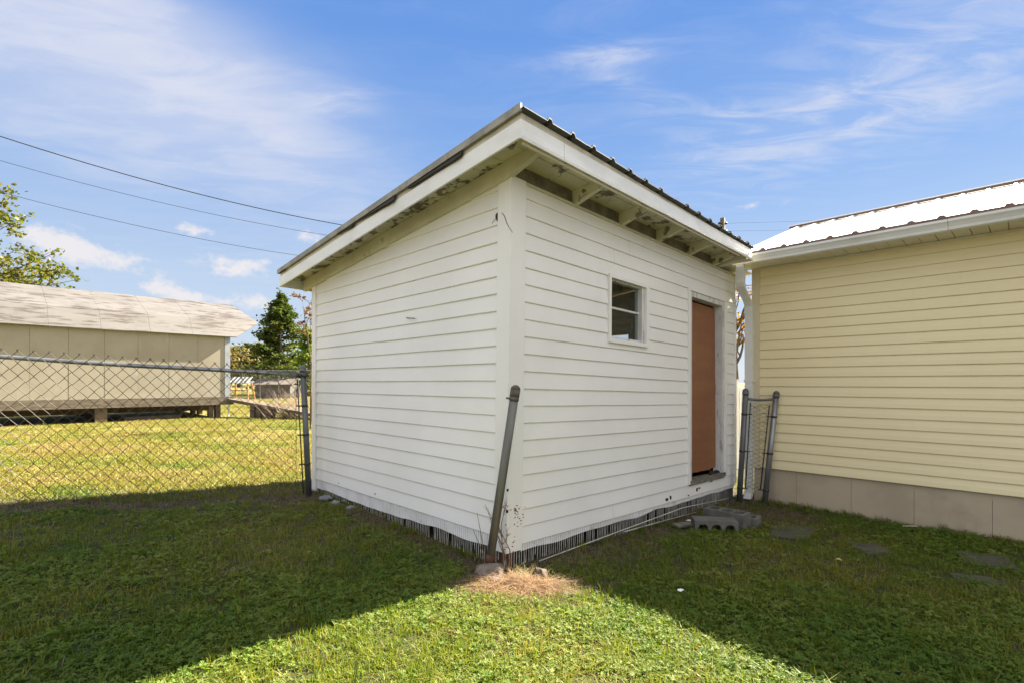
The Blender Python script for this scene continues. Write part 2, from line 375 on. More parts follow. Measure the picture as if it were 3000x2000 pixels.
# ------------------------------------------------------------------ ground
def make_ground():
    xs = np.concatenate([[-1500, -600, -250, -120], np.linspace(-60, -10, 40), np.linspace(-9.6, 8, 110), np.linspace(9, 60, 30), [120, 250, 600, 1500]])
    ys = np.concatenate([[-300, -60, -15], np.linspace(-4, 9, 90), np.linspace(9.5, 70, 70), [120, 250, 600, 1800]])
    X, Y = np.meshgrid(xs, ys); Z = gz(X, Y)
    nearm = (np.abs(X) < 12) & (Y < 12)
    bump = np.zeros_like(Z)
    for i in range(X.shape[0]):
        for j in range(X.shape[1]):
            if nearm[i, j]: bump[i, j] = mnoise.noise((X[i, j]*1.3, Y[i, j]*1.3, 0))*.018
    Z = Z+bump-.012*nearm
    n, m = X.shape
    v = np.stack([X, Y, Z], -1).reshape(-1, 3)
    f = [(i*m+j, i*m+j+1, (i+1)*m+j+1, (i+1)*m+j) for i in range(n-1) for j in range(m-1)]
    b = MB(); b.v = [tuple(q) for q in v]; b.f = f; b.mi = [0]*len(f)
    o = b.obj('ground', 'ground', smooth=True); tag(o, kind='structure')
make_ground()

# ------------------------------------------------------------------ white shed
A = Vector((-.025, 3.663, 0)); DR = Vector((.7121, .7021, 0)); DL = Vector((-.7023, .7119, 0))
LL = 3.345; LR = 4.07
def W(s, t, z):
    """shed frame: s along the door wall, t along the gable wall, both from the near corner; the old shed leans a little"""
    p = A+DR*s+DL*t
    lean = (z-1.35)*.013*math.exp(-(max(s, 0)+max(t, 0))/1.2)
    return Vector((p.x+lean, p.y, z-.0265*s))
def zr(t): return 2.836-.101*t
def sb(b, s0, s1, t0, t1, z0, z1, mi=0, nseg=1):
    """box in the shed frame; z0, z1 may be functions of t"""
    f0 = z0 if callable(z0) else (lambda t: z0); f1 = z1 if callable(z1) else (lambda t: z1)
    for i in range(nseg):
        a, c = s0+(s1-s0)*i/nseg, s0+(s1-s0)*(i+1)/nseg
        b.hexa([W(a, t0, f0(t0)), W(c, t0, f0(t0)), W(c, t1, f0(t1)), W(a, t1, f0(t1)),
                W(a, t0, f1(t0)), W(c, t0, f1(t0)), W(c, t1, f1(t1)), W(a, t1, f1(t1))], mi)

def build_shed():
    root = thing('shed', 'white vinyl sided shed with sloping roof and brown door, leaning post at its corner', 'shed', W(LR/2, LL/2, .05))
    def part(b, name, mats, smooth=False): return b.obj(name, mats, root, smooth)
    # --- sheathing walls with openings
    WS0, WS1, WZ0, WZ1 = 1.255, 1.885, 1.765, 2.315
    DS0, DS1, DZ0, DZ1 = 2.80, 3.71, .33, 2.43
    b = MB(); th = .1
    sb(b, .006, th, 0.1, LL-.1, .12, lambda t: zr(t)-.02)
    part(b, 'wall', 'dark_wood')
    b = MB(); z0 = .12; zt = 2.82
    for s0, s1, a, c in ((.006, WS0, z0, zt), (WS0, WS1, z0, WZ0), (WS0, WS1, WZ1, zt), (WS1, DS0, z0, zt), (DS0, DS1, DZ1, zt), (DS0, DS1, z0, DZ0-.05), (DS1, LR, z0, zt)):
        sb(b, s0, s1, .006, th, a, c)
    part(b, 'wall', 'dark_wood')
    b = MB(); sb(b, .1, LR-.1, LL-th, LL, z0, zr(LL)-.0); part(b, 'wall', 'dark_wood')
    b = MB()   # far end wall with a small window opening
    sb(b, LR-th, LR, th, 1.52, z0, lambda t: zr(t)-.02); sb(b, LR-th, LR, 2.0, LL-th, z0, lambda t: zr(t)-.02)
    sb(b, LR-th, LR, 1.52, 2.0, z0, 1.62); sb(b, LR-th, LR, 1.52, 2.0, 2.17, lambda t: zr(t)-.02)
    part(b, 'wall', 'dark_wood')
    b = MB(); sb(b, .1, LR-.1, .1, LL-.1, .14, .22); part(b, 'floor', 'dark_wood')
    b = MB(); sb(b, 3.60, LR+.02, -.0, LL, lambda t: max(zr(t)-.02, 2.46), lambda t: max(zr(t)+.01, 2.49)); part(b, 'closing_board', 'dark_wood')  # unseen board added over the roofless end to keep the interior dark
    # interior studs and a shelf that show through the glass
    b = MB()
    for t in (.7, 1.4, 2.1, 2.8): sb(b, LR-.19, LR-.102, t-.02, t+.02, .22, zr(t)-.05)
    sb(b, LR-.24, LR-.102, .15, LL-.15, 2.36, 2.40)
    part(b, 'interior_framing', 'grey_wood')

    # --- siding
    E = .1278
    def course(name, wall, a0, a1, zb, zt, lim=None):
        """one lap board: a run from a0 to a1 on a wall, bottom zb, top zt"""
        if lim:
            # where the sloping roof line cuts the board
            if lim(a0) <= zb+.004: return
            while lim(a1) <= zb+.004: a1 -= .01
        nseg = max(2, int((a1-a0)/.28)); b = MB(); rows = []
        ph = random.random()*50
        for i in range(nseg+1):
            a = a0+(a1-a0)*i/nseg
            wz = .0032*mnoise.noise((a*1.7, ph, 0)); wo = .0032*mnoise.noise((a*1.6, ph, 5))
            top = zt+.003
            if lim: top = min(top, lim(a))
            zb_ = zb+wz
            k = (top-zb_)/(zt+.003-zb_)
            ob = .0155+wo; ot = ob+(.0035-ob)*k*min(1, (zt-zb)/.12)
            lst = [(0, zb_), (ob-.003, zb_), (ob, zb_+.004), (ot, max(top, zb_+.005))]
            rows.append([(W(-o, a, z) if wall == 'L' else W(a, -o, z)) for o, z in lst])
        vs = [p for r in rows for p in r]; fs = []
        for i in range(nseg):
            for k in range(3):
                q = (i*4+k, i*4+k+1, (i+1)*4+k+1, (i+1)*4+k)
                fs.append(q if wall == 'R' else q[::-1])
        n = nseg*4
        fs += [(0, 1, 2, 3), (n, n+1, n+2, n+3)]
        b.add(vs, fs); part(b, name, 'vinyl')
    lim = lambda t: zr(t)-.028
    for i in range(-11, 10):
        zb = 1.482-E*(i+1); course('siding_board', 'L', .10, LL-.095, zb, zb+E, lim)
    zb0 = 1.171-.1283*8
    for i in range(0, 22):
        zb = zb0+.1283*i; zt = zb+.1283; top = min(zt, 2.815)
        if zb > 2.79: break
        cuts = [(.136, LR-.03)]
        def cut(cs, a, c): return [q for s0, s1 in cs for q in ((s0, min(s1, a)), (max(s0, c), s1)) if q[1]-q[0] > .02]
        if zt > 1.74 and zb < 2.33: cuts = cut(cuts, 1.225, 1.913)
        if zt > .36 and zb < 2.44: cuts = cut(cuts, 2.752, 3.79)
        for a0, a1, w0, w1 in ((1.225, 1.913, 1.736, 2.342), (2.752, 3.79, .29, 2.459)):
            if zb < w0 < zt and w0 > 1 and not (zt > 1.74 and zb < 1.733 and w0-zb < .01): course('siding_board', 'R', a0, a1, zb, zt, lambda a, w0=w0: w0)
            if zb < w1 < zt: course('siding_board', 'R', a0, a1, w1, zt)
        for s0, s1 in cuts:
            if s1-s0 > 3:      # a lap joint part way along
                j = 1.52+.25*((i*7) % 3)-.2
                course('siding_board', 'R', s0, j, zb, top); course('siding_board', 'R', j+.003, s1, zb, top)
            else: course('siding_board', 'R', s0, s1, zb, top)
    # --- corner trims
    b = MB(); sb(b, -.022, .0, -.022, .112, .108, lambda t: zr(t)-.01); sb(b, 0, .138, -.022, .0, .108, 2.83); part(b, 'corner_trim', 'vinyl')
    b = MB(); sb(b, -.022, .004, LL-.10, LL+.004, .06, lambda t: zr(t)-.03); part(b, 'corner_trim', 'vinyl')
    b = MB(); sb(b, LR-.03, LR+.006, -.022, .0, .16, 2.83); part(b, 'corner_trim', 'vinyl')
    b = MB(); sb(b, .14, LR-.02, -.024, -.001, 2.808, 2.826, nseg=6); part(b, 'wall_cap', 'cream')
    # --- fluted strip and hanging slats below the siding
    def flute(name, wall, a0, a1, zt, zbf):
        b = MB(); m_ = int((a1-a0)/.0255); n = m_*4; vs = []
        for i in range(n+1):
            a = a0+(a1-a0)*(i//4+(0, .62, .72, .90)[i % 4])/m_; o = (.005, .005, -.006, -.006)[i % 4]
            for z in (zt, zbf(a)): vs.append(W(-o, a, z) if wall == 'L' else W(a, -o, z))
        fs = [(2*i, 2*i+1, 2*i+3, 2*i+2) for i in range(n)]
        b.add(vs, fs); o = part(b, name, 'fluted'); tag(o, kind='stuff')
    flute('skirting_strip', 'L', .11, LL-.1, .225, lambda t: .098+.012*math.sin(t*2.3)+.02*mnoise.noise((t*3, 1, 0)))
    flute('skirting_strip', 'R', .14, LR-.03, .17, lambda s: .088+.025*mnoise.noise((s*2.6, 4, 0))+.02*(s/4))
    def slats(wall, a0, a1):
        b = MB(); n = int((a1-a0)/.0255)
        for i in range(n):
            a = a0+(i+.5)*(a1-a0)/n
            if mnoise.noise((a*2.2, 9 if wall == 'L' else 2, 0)) > .42 and random.random() < .8: continue
            if random.random() < .05: continue
            k = random.gauss(0, .006); q = W(-.0, a, 0) if wall == 'L' else W(a, 0, 0)
            zl = G(q.x, q.y)-.02; dz = .0265*(a if wall == 'R' else 0)
            zb = zl+dz if random.random() > .06 else zl+dz+random.uniform(.02, .06); w = .0024; ztp = .115
            c = []
            for z, kk in ((zb, k), (ztp, 0)):
                for du, do in ((-w, .001), (w, .001), (w, -.002), (-w, -.002)):
                    c.append(W(-do+.004, a+du+kk, z) if wall == 'L' else W(a+du+kk, -do+.004, z))
            b.hexa(c)
        o = part(b, 'skirting_slat', 'slat'); tag(o, kind='stuff')
    slats('L', .0, LL-.08); slats('R', .02, LR-.45)
    b = MB()   # dark sheets standing for the unlit void under the floor; rear ones block light
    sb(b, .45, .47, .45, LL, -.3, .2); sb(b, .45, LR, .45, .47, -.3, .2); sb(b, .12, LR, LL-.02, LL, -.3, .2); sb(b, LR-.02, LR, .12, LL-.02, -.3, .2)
    part(b, 'void_sheet', 'underfloor')
    b = MB(); sb(b, .02, .099, .02, .16, -.1, .12); part(b, 'corner_pier', 'rust')
    b = MB(); sb(b, 3.45, LR-.02, .01, .11, -.32, .17); part(b, 'foundation_block', 'concrete')

    # --- roof
    for i in range(20):
        t0 = -.365+i*.1985; t1 = min(t0+.193, 3.59)
        b = MB(); sb(b, -.283, 3.575, t0, t1, lambda t: zr(t)+.10, lambda t: zr(t)+.118, nseg=2)
        part(b, 'soffit_board', 'peel_dark' if 2 < i < 20 and i % 5 else 'peel')
    ss = [-.021, .738, 1.426, 2.105, 2.77, 3.39]
    for k, s in enumerate(ss):
        b = MB(); w = .021
        prof = [(-.37, zr(-.37)+.045), (-.05, zr(0)-.012), (.0, zr(0)-.03), (3.55, zr(3.55)-.03), (3.55, zr(3.55)+.098), (-.37, zr(-.37)+.098)]
        vs = [W(s-w, t, z) for t, z in prof]+[W(s+w, t, z) for t, z in prof]; n = len(prof)
        b.add(vs, [tuple(range(n))[::-1], tuple(range(n, 2*n))]+[(i, (i+1) % n, n+(i+1) % n, n+i) for i in range(n)])
        part(b, 'rafter', 'cream' if k == 0 else 'peel')
    for s0, s1 in zip(ss[:-1], ss[1:]):
        b = MB(); sb(b, s0+.022, s1-.022, -.003, .02, zr(0)-.012, zr(0)+.098); part(b, 'blocking_board', 'blocking')
    b = MB(); sb(b, 3.50, 3.585, -.36, 3.5, lambda t: zr(t)-.005, lambda t: zr(t)+.098); part(b, 'rafter', 'cream')
    # fascia on the high side, in two lengths, with a bent lip
    for s0, s1 in ((-.3, .127), (.131, 3.594)):
        b = MB(); n = 1 if s1 < 1 else 12; vs = []; fs = []
        for i in range(n+1):
            s = s0+(s1-s0)*i/n; w = .004*mnoise.noise((s*2.1, 3, 0))
            for o, z in ((-.372, 2.872), (-.392-w, 2.866), (-.396-w, 2.884), (-.390-w*.5, 2.930), (-.388, 2.990), (-.372, 2.990)): vs.append(W(s, o, z+.006*mnoise.noise((s*3, 8, 0))*(z < 2.9)))
        for i in range(n):
            for k in range(6):
                a, c = i*6+k, i*6+(k+1) % 6
                fs.append((a, a+6, c+6, c)) if False else fs.append((c, c+6, a+6, a))
        fs += [tuple(range(6)), tuple(n*6+k for k in range(6))[::-1]]
        b.add(vs, fs); part(b, 'fascia_board', 'white_paint')
    b = MB(); sb(b, -.25, 3.30, -.366, -.35, 2.853, 2.868, nseg=6); part(b, 'drip_strip', 'cream')
    b = MB(); sb(b, -.3, -.284, -.3715, 3.62, lambda t: zr(t), lambda t: zr(t)+.115); part(b, 'rake_board', 'white_paint')
    b = MB(); sb(b, -.284, 3.58, 3.605, 3.62, lambda t: zr(t)+.0, lambda t: zr(t)+.115); part(b, 'rear_fascia', 'white_paint')
    b = MB()
    for q in range(10):
        a_, c_ = -.288+q*.3878, -.288+(q+1)*.3878; h_ = lambda s_: .163-.046*max(0, min(1, s_/3.6))
        b.hexa([W(a_, -.378, zr(-.378)+.1135), W(c_, -.378, zr(-.378)+.1135), W(c_, -.362, zr(-.362)+.1135), W(a_, -.362, zr(-.362)+.1135), W(a_, -.378, zr(-.378)+h_(a_)), W(c_, -.378, zr(-.378)+h_(c_)), W(c_, -.362, zr(-.362)+h_(c_)), W(a_, -.362, zr(-.362)+h_(a_))])
    part(b, 'sub_fascia', 'sub_fascia')
    b = MB(); sb(b, -.289, -.272, -.362, 3.61, lambda t: zr(t)+.116, lambda t: zr(t)+.163); part(b, 'sub_fascia', 'sub_fascia')
    b = MB(); sb(b, -.318, -.300, -.40, 3.64, lambda t: zr(t)+.155, lambda t: zr(t)+.205); part(b, 'rake_trim', 'rake_metal')
    def flap(t0, t1, d0, d1):
        b = MB(); n = 8; vs = []; fs = []
        for i in range(n+1):
            t = t0+(t1-t0)*i/n; d = d0+(d1-d0)*i/n+.006*mnoise.noise((t*9, 1, 0)); o = .004+.01*i/n
            for s_, z in ((-.30, zr(t)+.158), (-.306-o, zr(t)+.155-d*.6), (-.304-o*1.5, zr(t)+.155-d), (-.298-o, zr(t)+.15-d)): vs.append(W(s_, t, z))
        for i in range(n):
            for k in range(4):
                a, c = i*4+k, i*4+(k+1) % 4; fs.append((a, c, c+4, a+4))
        fs += [(0, 1, 2, 3), (n*4+3, n*4+2, n*4+1, n*4)]
        b.add(vs, fs); part(b, 'roofing_felt', 'tar')
    flap(.85, .18, .02, .045); flap(1.75, 1.05, .0, .05); flap(2.1, 1.76, .0, .03); flap(3.62, 3.4, .0, .01)
    b = MB(); sb(b, 3.588, 3.675, -.37, -.12, 2.872, 2.884); sb(b, 3.588, 4.36, -.118, .5, 2.872, 2.884); part(b, 'added_flashing', 'cream')  # flashing added and lengthened to block sun through the gap between the roofs
    # ribbed metal sheets
    pitch = .247
    for k in range(6):
        s0 = -.31+k*.658; s1 = min(s0+.66, 3.60)
        if s1-s0 < .1: break
        prof = []; s = s0
        xs = [s0]
        q = math.ceil((s0-.19)/pitch)
        while True:
            c = .19+q*pitch-.003
            if c+.03 > s1: break
            if c-.03 > s0: xs += [c-.027, c-.012, c+.012, c+.027]
            q += 1
        xs.append(s1)
        hs = [0]+[h for _ in range((len(xs)-2)//4) for h in (0, .024, .024, 0)]+[0]
        b = MB(); vs = []; n = len(xs)
        ts = (-.425, 1.5, 3.66)
        for t in ts:
            for x_, h in zip(xs, hs): vs.append(W(x_, t, zr(t)+.172-.05*max(0, min(1, x_/3.6))+h+.002*(k % 2)+.004*mnoise.noise((x_*4, t, k))))
        for t in ts:
            for x_, h in zip(xs, hs): vs.append(W(x_, t, zr(t)+.166-.05*max(0, min(1, x_/3.6))+h*.9+.002*(k % 2)+.004*mnoise.noise((x_*4, t, k))))
        fs = []
        for j in range(2):
            for i in range(n-1):
                fs.append((j*n+i, j*n+i+1, (j+1)*n+i+1, (j+1)*n+i)); o = 3*n
                fs.append((o+j*n+i, o+(j+1)*n+i, o+(j+1)*n+i+1, o+j*n+i+1))
        for i in range(n-1):
            fs.append((i, 3*n+i, 3*n+i+1, i+1)); fs.append((2*n+i, 2*n+i+1, 5*n+i+1, 5*n+i))
        b.add(vs, fs); part(b, 'roof_sheet', 'roof_metal')

    # --- window
    b = MB(); s0, s1, z0, z1 = 1.227, 1.911, 1.733, 2.345; w = .03
    sb(b, s0, s0+w, -.030, .01, z0+.035, z1); sb(b, s1-w-.025, s1, -.030, .01, z0+.035, z1)
    sb(b, s0+w, s1-w-.025, -.030, .01, z1-.032, z1); sb(b, s0-.002, s1-.02, -.036, .01, z0, z0+.034)
    wo = part(b, 'window', 'vinyl')
    b = MB(); a0, a1, c0, c1 = s0+w, s1-w-.025, z0+.035, z1-.032
    sb(b, a0, a0+.014, .012, .075, c0, c1); sb(b, a1-.045, a1, -.004, .075, c0, c1); sb(b, a0+.014, a1-.045, .012, .075, c1-.014, c1); sb(b, a0+.014, a1-.045, .012, .075, c0, c0+.026)
    b.obj('window_sash', 'old_paint', wo)
    b = MB(); zm = (c0+c1)/2+.02; sb(b, a0+.014, a1-.045, .03, .062, zm-.009, zm+.009); b.obj('glazing_bar', 'old_paint', wo)
    for za, zb in ((zm+.010, c1-.015), (c0+.027, zm-.010)):
        b = MB(); sb(b, a0+.015, a1-.046, .043, .047, za, zb); b.obj('pane', 'glass', wo)
    # --- door
    b = MB(); d0, d1 = 2.752, 3.79; zt = 2.462
    sb(b, d0, d0+.045, -.026, .01, .285, zt); sb(b, d1-.07, d1, -.026, .01, .33, zt-.02)
    sb(b, d0+.045, d1-.07, -.026, .01, zt-.026, zt)
    fr = part(b, 'door_frame', 'vinyl')
    b = MB(); sb(b, d0+.046, 2.855, -.012, .099, .30, zt-.027); sb(b, 3.656, d1-.071, -.016, .099, .33, zt-.027); sb(b, 2.856, 3.655, -.014, .099, 2.375, zt-.028)
    b.obj('door_jamb', 'old_paint', fr)
    # torn brown panel: ragged foot and edge
    n = 14; vs = []; top = 2.352
    for i in range(n+1):
        s = 2.858+(3.64-2.858)*i/n; rag = .012*mnoise.noise((s*14, 2, 0))+(.02 if i > n-2 else 0)
        zb = .375+rag
        for t in (.072, .094):
            bow = .012*math.exp(-((s-3.64)/.05)**2)
            vs += [W(s, t-bow, zb), W(s-.006*math.exp(-((s-3.64)/.1)**2), t-bow, 1.0), W(s, t, top-.004*i/n)]
    fs = []
    for i in range(n):
        o = i*6
        for k in (0, 1):
            fs.append((o+k, o+6+k, o+7+k, o+1+k)); fs.append((o+3+k, o+4+k, o+10+k, o+9+k))
        fs += [(o, o+3, o+9, o+6), (o+2, o+8, o+11, o+5)]
    fs += [(0, 1, 4, 3), (1, 2, 5, 4)]; o = n*6; fs += [(o, o+3, o+4, o+1), (o+1, o+4, o+5, o+2)]
    b = MB(); b.add(vs, fs); part(b, 'door', 'door')
    b = MB(); sb(b, 2.80, 3.72, -.02, .099, .265, .322); part(b, 'threshold', 'grey_wood')
    b = MB()
    for k in range(9): b.lump(W(3.42+.03*k, .03+.02*random.random(), .335), (.018, .02, .03*random.uniform(.5, 1.3)), k, 1)
    part(b, 'rotten_wood', 'hole')
    # --- damage marks on the siding: torn holes, a crack and a nail
    def patch(pts, wall, off, name='torn_hole', m='hole'):
        vs = []
        for o in (off, off-.012):
            for a, z in pts: vs.append(W(-o, a, z) if wall == 'L' else W(a, -o, z))
        n = len(pts); b = MB()
        b.add(vs, [tuple(range(n)), tuple(range(n, 2*n))[::-1]]+[(i, (i+1) % n, n+(i+1) % n, n+i) for i in range(n)]); part(b, name, m)
    def blobpts(a, z, ra, rz, n=9, sd=0):
        return [(a+ra*math.cos(q)*(1+.5*mnoise.noise((math.cos(q)*2, math.sin(q)*2, sd))), z+rz*math.sin(q)*(1+.5*mnoise.noise((math.cos(q)*2, math.sin(q)*2, sd+5)))) for q in [2*math.pi*k/n for k in range(n)]]
    def at(u, v, wall, off):
        """pixel of the photograph -> (along, height) on a wall"""
        k = (u-CX)/F
        if wall == 'L':
            P = A-DR*off; a = (k*P.y-P.x)/(DL.x-k*DL.y); y = P.y+DL.y*a; return a, CAMH+(HV-v)/F*y
        P = A-DL*off; a = (k*P.y-P.x)/(DR.x-k*DR.y); y = P.y+DR.y*a; return a, CAMH+(HV-v)/F*y+.0265*a
    a, z = at(1452, 636, 'L', .017); patch(blobpts(a, z, .022, .03, 9, 1), 'L', .0185)
    for (u0, v0, u1, v1) in ((1448, 640, 1436, 655),): 
        p, q = at(u0, v0, 'L', .02), at(u1, v1, 'L', .02); b = MB()
        b.tube([W(-.018, *p), W(-.02, (p[0]+q[0])/2+.004, (p[1]+q[1])/2), W(-.018, *q)], .0016, 4); part(b, 'crack', 'hole')
    b = MB(); b.tube([W(-.023, *at(u, v, 'L', .023)) for u, v in ((1464, 624), (1472, 634), (1479, 655), (1486, 668), (1497, 683))], [.002, .0028, .0026, .0022, .0012], 5); part(b, 'crack', 'hole')
    p, q = at(1190, 932, 'L', .03), at(1210, 933, 'L', .05)
    b = MB(); b.tube([W(-.03, *p), W(-.034, *q)], .004, 6); b.tube([W(-.012, *p), W(-.034, *p)], .003, 6); part(b, 'nail_hook', 'dark_bar')
    for u, v, w, r in ((1098, 1446, 'L', .010), (991, 1414, 'L', .007), (1491, 1434, 'L', .009), (1490, 1497, 'L', .013)):
        a, z = at(u, v, w, .02); patch(blobpts(a, z, r*.6, r, 7, u), w, .0245 if u > 1400 else .0165)
    for u, v, ra, rz in ((1955, 1462, .028, .016), (1966, 1456, .014, .02), (2043, 1433, .016, .022), (2050, 1428, .02, .008), (2018, 1450, .018, .007), (2085, 1408, .03, .007)):
        a, z = at(u, v, 'R', .017); patch(blobpts(a, z, ra, rz, 9, u), 'R', .0175)
    return root
shed = build_shed()

# ------------------------------------------------------------------ yellow house
H = Vector((3.084, 6.45, 0)); HD = Vector((.694, -.72, 0)); HN = Vector((.72, .694, 0))
def hw(k, n, z): p = H+HD*k+HN*n; return Vector((p.x, p.y, z))
def hb(b, k0, k1, n0, n1, z0, z1, mi=0):
    b.hexa([hw(k0, n0, z0), hw(k1, n0, z0), hw(k1, n1, z0), hw(k0, n1, z0), hw(k0, n0, z1), hw(k1, n0, z1), hw(k1, n1, z1), hw(k0, n1, z1)], mi)
def build_house():
    KL = 9.0; NW = 3.44; ZS = 2.775; ZB = .272
    root = thing('house', 'yellow vinyl sided house with white ribbed metal roof and tan skirting', 'house', hw(KL/2, NW/2, -.25))
    def part(b, name, mats, smooth=False, par=root): return b.obj(name, mats, par, smooth)
    b = MB(); hb(b, .02, KL, .03, NW, .2, ZS+.05); part(b, 'wall', 'yellow')
    e = (ZS-ZB)/22
    prof = [(.02, 0), (-.010, 0), (-.0125, .004), (-.0085, .45*e), (-.0065, .52*e), (.001, e)]
    for i in range(22):
        jn = .95+.52*((i*5) % 4)+.07*(i % 3)
        for ka, kb in ((.085, jn), (jn+.0006, KL)):
            b = MB(); vs = []; fs = []; zb = ZB+e*i; m = len(prof); ns = max(2, int((min(kb, 3.2)-ka)/.35)) if ka < 3 else 1
            st = [ka+(kb-ka)*q/ns for q in range(ns+1)]
            for k in st:
                wv = .0018*mnoise.noise((k*1.3, i*3.1, 2)); wz = .0012*mnoise.noise((k*1.1, i*2.3, 7))
                for n, z in prof: vs.append(hw(k, n+(wv-(.0006 if ka > jn else 0))*(n < 0), zb+z+wz*(n < 0)))
            for q in range(ns): fs += [(q*m+j, q*m+j+1, (q+1)*m+j+1, (q+1)*m+j) for j in range(m-1)]
            fs += [tuple(range(m))[::-1], tuple(range(ns*m, (ns+1)*m))]
            b.add(vs, fs); part(b, 'siding_board', 'yellow')
    b = MB(); hb(b, -.012, .085, -.02, .06, ZB-.01, ZS); hb(b, -.012, .025, .06, .12, ZB-.01, ZS); part(b, 'corner_trim', 'yellow_trim')
    b = MB(); hb(b, .0, KL, -.018, .02, ZS-.02, ZS); part(b, 'wall_cap', 'soffit')
    # skirting panels with recessed joints
    ks = [0.0, .492, 1.056, 1.617, 2.213]
    while ks[-1] < KL: ks.append(ks[-1]+.57)
    for a, c in zip(ks[:-1], ks[1:]):
        b = MB(); zc = G(*hw((a+c)/2, 0, 0)[:2])
        j = random.uniform(-.002, .002)
        hb(b, a+.0015, min(c, KL)-.0015, .022+j, .05, zc-.25, ZB+.02); part(b, 'skirting_panel', 'tan')
    b = MB(); hb(b, .05, KL, .05, NW, -.6, .25); part(b, 'foundation', 'underfloor')
    # soffit, gutter, roof
    k = -.10; i = 0
    while k < KL:
        w = .128 if k < 3.6 else 1.8
        b = MB(); hb(b, k+.002, min(k+w-.004, KL), -.36, .0-.002, ZS+.002+.001*(i % 2), ZS+.012); part(b, 'soffit_panel', 'soffit'); k += w; i += 1
    b = MB(); hb(b, -.1, KL, -.375, -.361, ZS-.0, ZS+.12); part(b, 'fascia_board', 'gutter')
    def gut(k0, k1, name):
        p = [(-.377, .005), (-.425, .003), (-.440, .012), (-.446, .035), (-.462, .062), (-.478, .082), (-.480, .108), (-.474, .110), (-.466, .104), (-.376, .100)]
        b = MB(); m = len(p); vs = [hw(k, n, ZS-.012+z) for k in (k0, k1) for n, z in p]
        b.add(vs, [(j, (j+1) % m, m+(j+1) % m, m+j) for j in range(m)]+[tuple(range(m))[::-1], tuple(range(m, 2*m))]); part(b, name, 'gutter')
    gut(-.10, 1.93, 'gutter'); gut(1.933, KL, 'gutter')
    RW = 2.13; n0 = -.475; nr = n0+RW+.0; z0 = ZS+.115; sl_ = .362
    def zf(n): return z0+(n-n0)*sl_
    pitch = .229
    for side in (0, 1):
        k = -.06
        while k < KL:
            b = MB(); w = pitch*3
            xs, hs = [0], [0]
            for q in range(3):
                c = pitch*(q+.5); xs += [c-.032, c-.013, c+.013, c+.032]; hs += [0, .022, .022, 0]
            xs.append(w+.001); hs.append(0)
            ns = (n0, nr) if side == 0 else (2*nr-n0, nr)
            vs = []; m = len(xs)
            for lay in (0, -.004):
                for n in ns:
                    zz = zf(n if side == 0 else 2*nr-n)
                    for x_, h in zip(xs, hs): vs.append(hw(k+x_, n, zz+h+lay))
            fs = []
            for j in range(m-1):
                fs += [(j, j+1, m+j+1, m+j), (2*m+j, 3*m+j, 3*m+j+1, 2*m+j+1), (j, 2*m+j, 2*m+j+1, j+1)]
            b.add(vs, fs); part(b, 'roof_panel', 'white_roof'); k += w
    # brown closure under the sheet edge
    b = MB(); k = -.06; vs = []
    while k < KL:
        for d, h in ((0, 0), (pitch*.5-.034, 0), (pitch*.5-.014, .024), (pitch*.5+.014, .024), (pitch*.5+.034, 0)): vs.append((k+d, h))
        k += pitch
    m = len(vs); pts = [hw(a, n0-.006, z0-.022) for a, h in vs]+[hw(a, n0-.006, z0+h*.8+.002) for a, h in vs]+[hw(a, n0+.006, z0+h-.005) for a, h in vs]
    b.add(pts, [(j, j+1, m+j+1, m+j) for j in range(m-1)]+[(m+j, m+j+1, 2*m+j+1, 2*m+j) for j in range(m-1)]); part(b, 'eave_closure', 'brown_trim')
    b = MB()
    hb(b, -.07, KL, nr-.075, nr-.06, zf(nr)-.012, zf(nr)+.012); part(b, 'ridge_closure', 'brown_trim')
    b = MB()
    hb(b, -.08, KL, nr-.09, nr+.09, zf(nr)+.013, zf(nr)+.026); part(b, 'ridge_cap', 'white_roof')
    b = MB()   # gable infill at the near end
    for kk in (.03,):
        b.add([hw(kk, .0, ZS), hw(kk, 2*nr, ZS), hw(kk, 2*nr-n0-.02, ZS+.1), hw(kk, nr, zf(nr)-.02), hw(kk, n0+.02, ZS+.1)], [(0, 1, 2, 3, 4)])
    part(b, 'gable', 'yellow')
    # downspout from the gutter end, with an elbow, down the corner
    def spout(pts, w, d):
        b = MB(); vs = []
        for p in pts:
            for a, c in ((-w, -d), (w, -d), (w, d), (-w, d)): vs.append(tuple(Vector(p)+HD*a+HN*c))
        fs = [(4*i+j, 4*i+(j+1) % 4, 4*i+4+(j+1) % 4, 4*i+4+j) for i in range(len(pts)-1) for j in range(4)]
        fs += [(3, 2, 1, 0), tuple(4*(len(pts)-1)+j for j in range(4))]
        b.add(vs, fs); return b
    gzc = G(*hw(-.03, -.06, 0)[:2])
    P = [hw(-.0, -.40, ZS-.005), hw(-.0, -.40, ZS-.22), hw(-.005, -.375, ZS-.27), hw(-.02, -.13, ZS-.42), hw(-.022, -.085, ZS-.47), hw(-.022, -.08, ZS-.50), hw(-.022, -.08, gzc+.1), hw(-.022, -.13, gzc+.03)]
    dsp = part(spout(P, .044, .032), 'downspout', 'gutter')
    b = spout([hw(-.022, -.08, ZS-.56), hw(-.022, -.08, ZS-.47)], .047, .035); part(b, 'elbow_collar', 'gutter', par=dsp)
    b = MB(); hb(b, -.075, .03, -.116, -.0205, 1.35, 1.38); part(b, 'strap', 'gutter', par=dsp)
build_house()

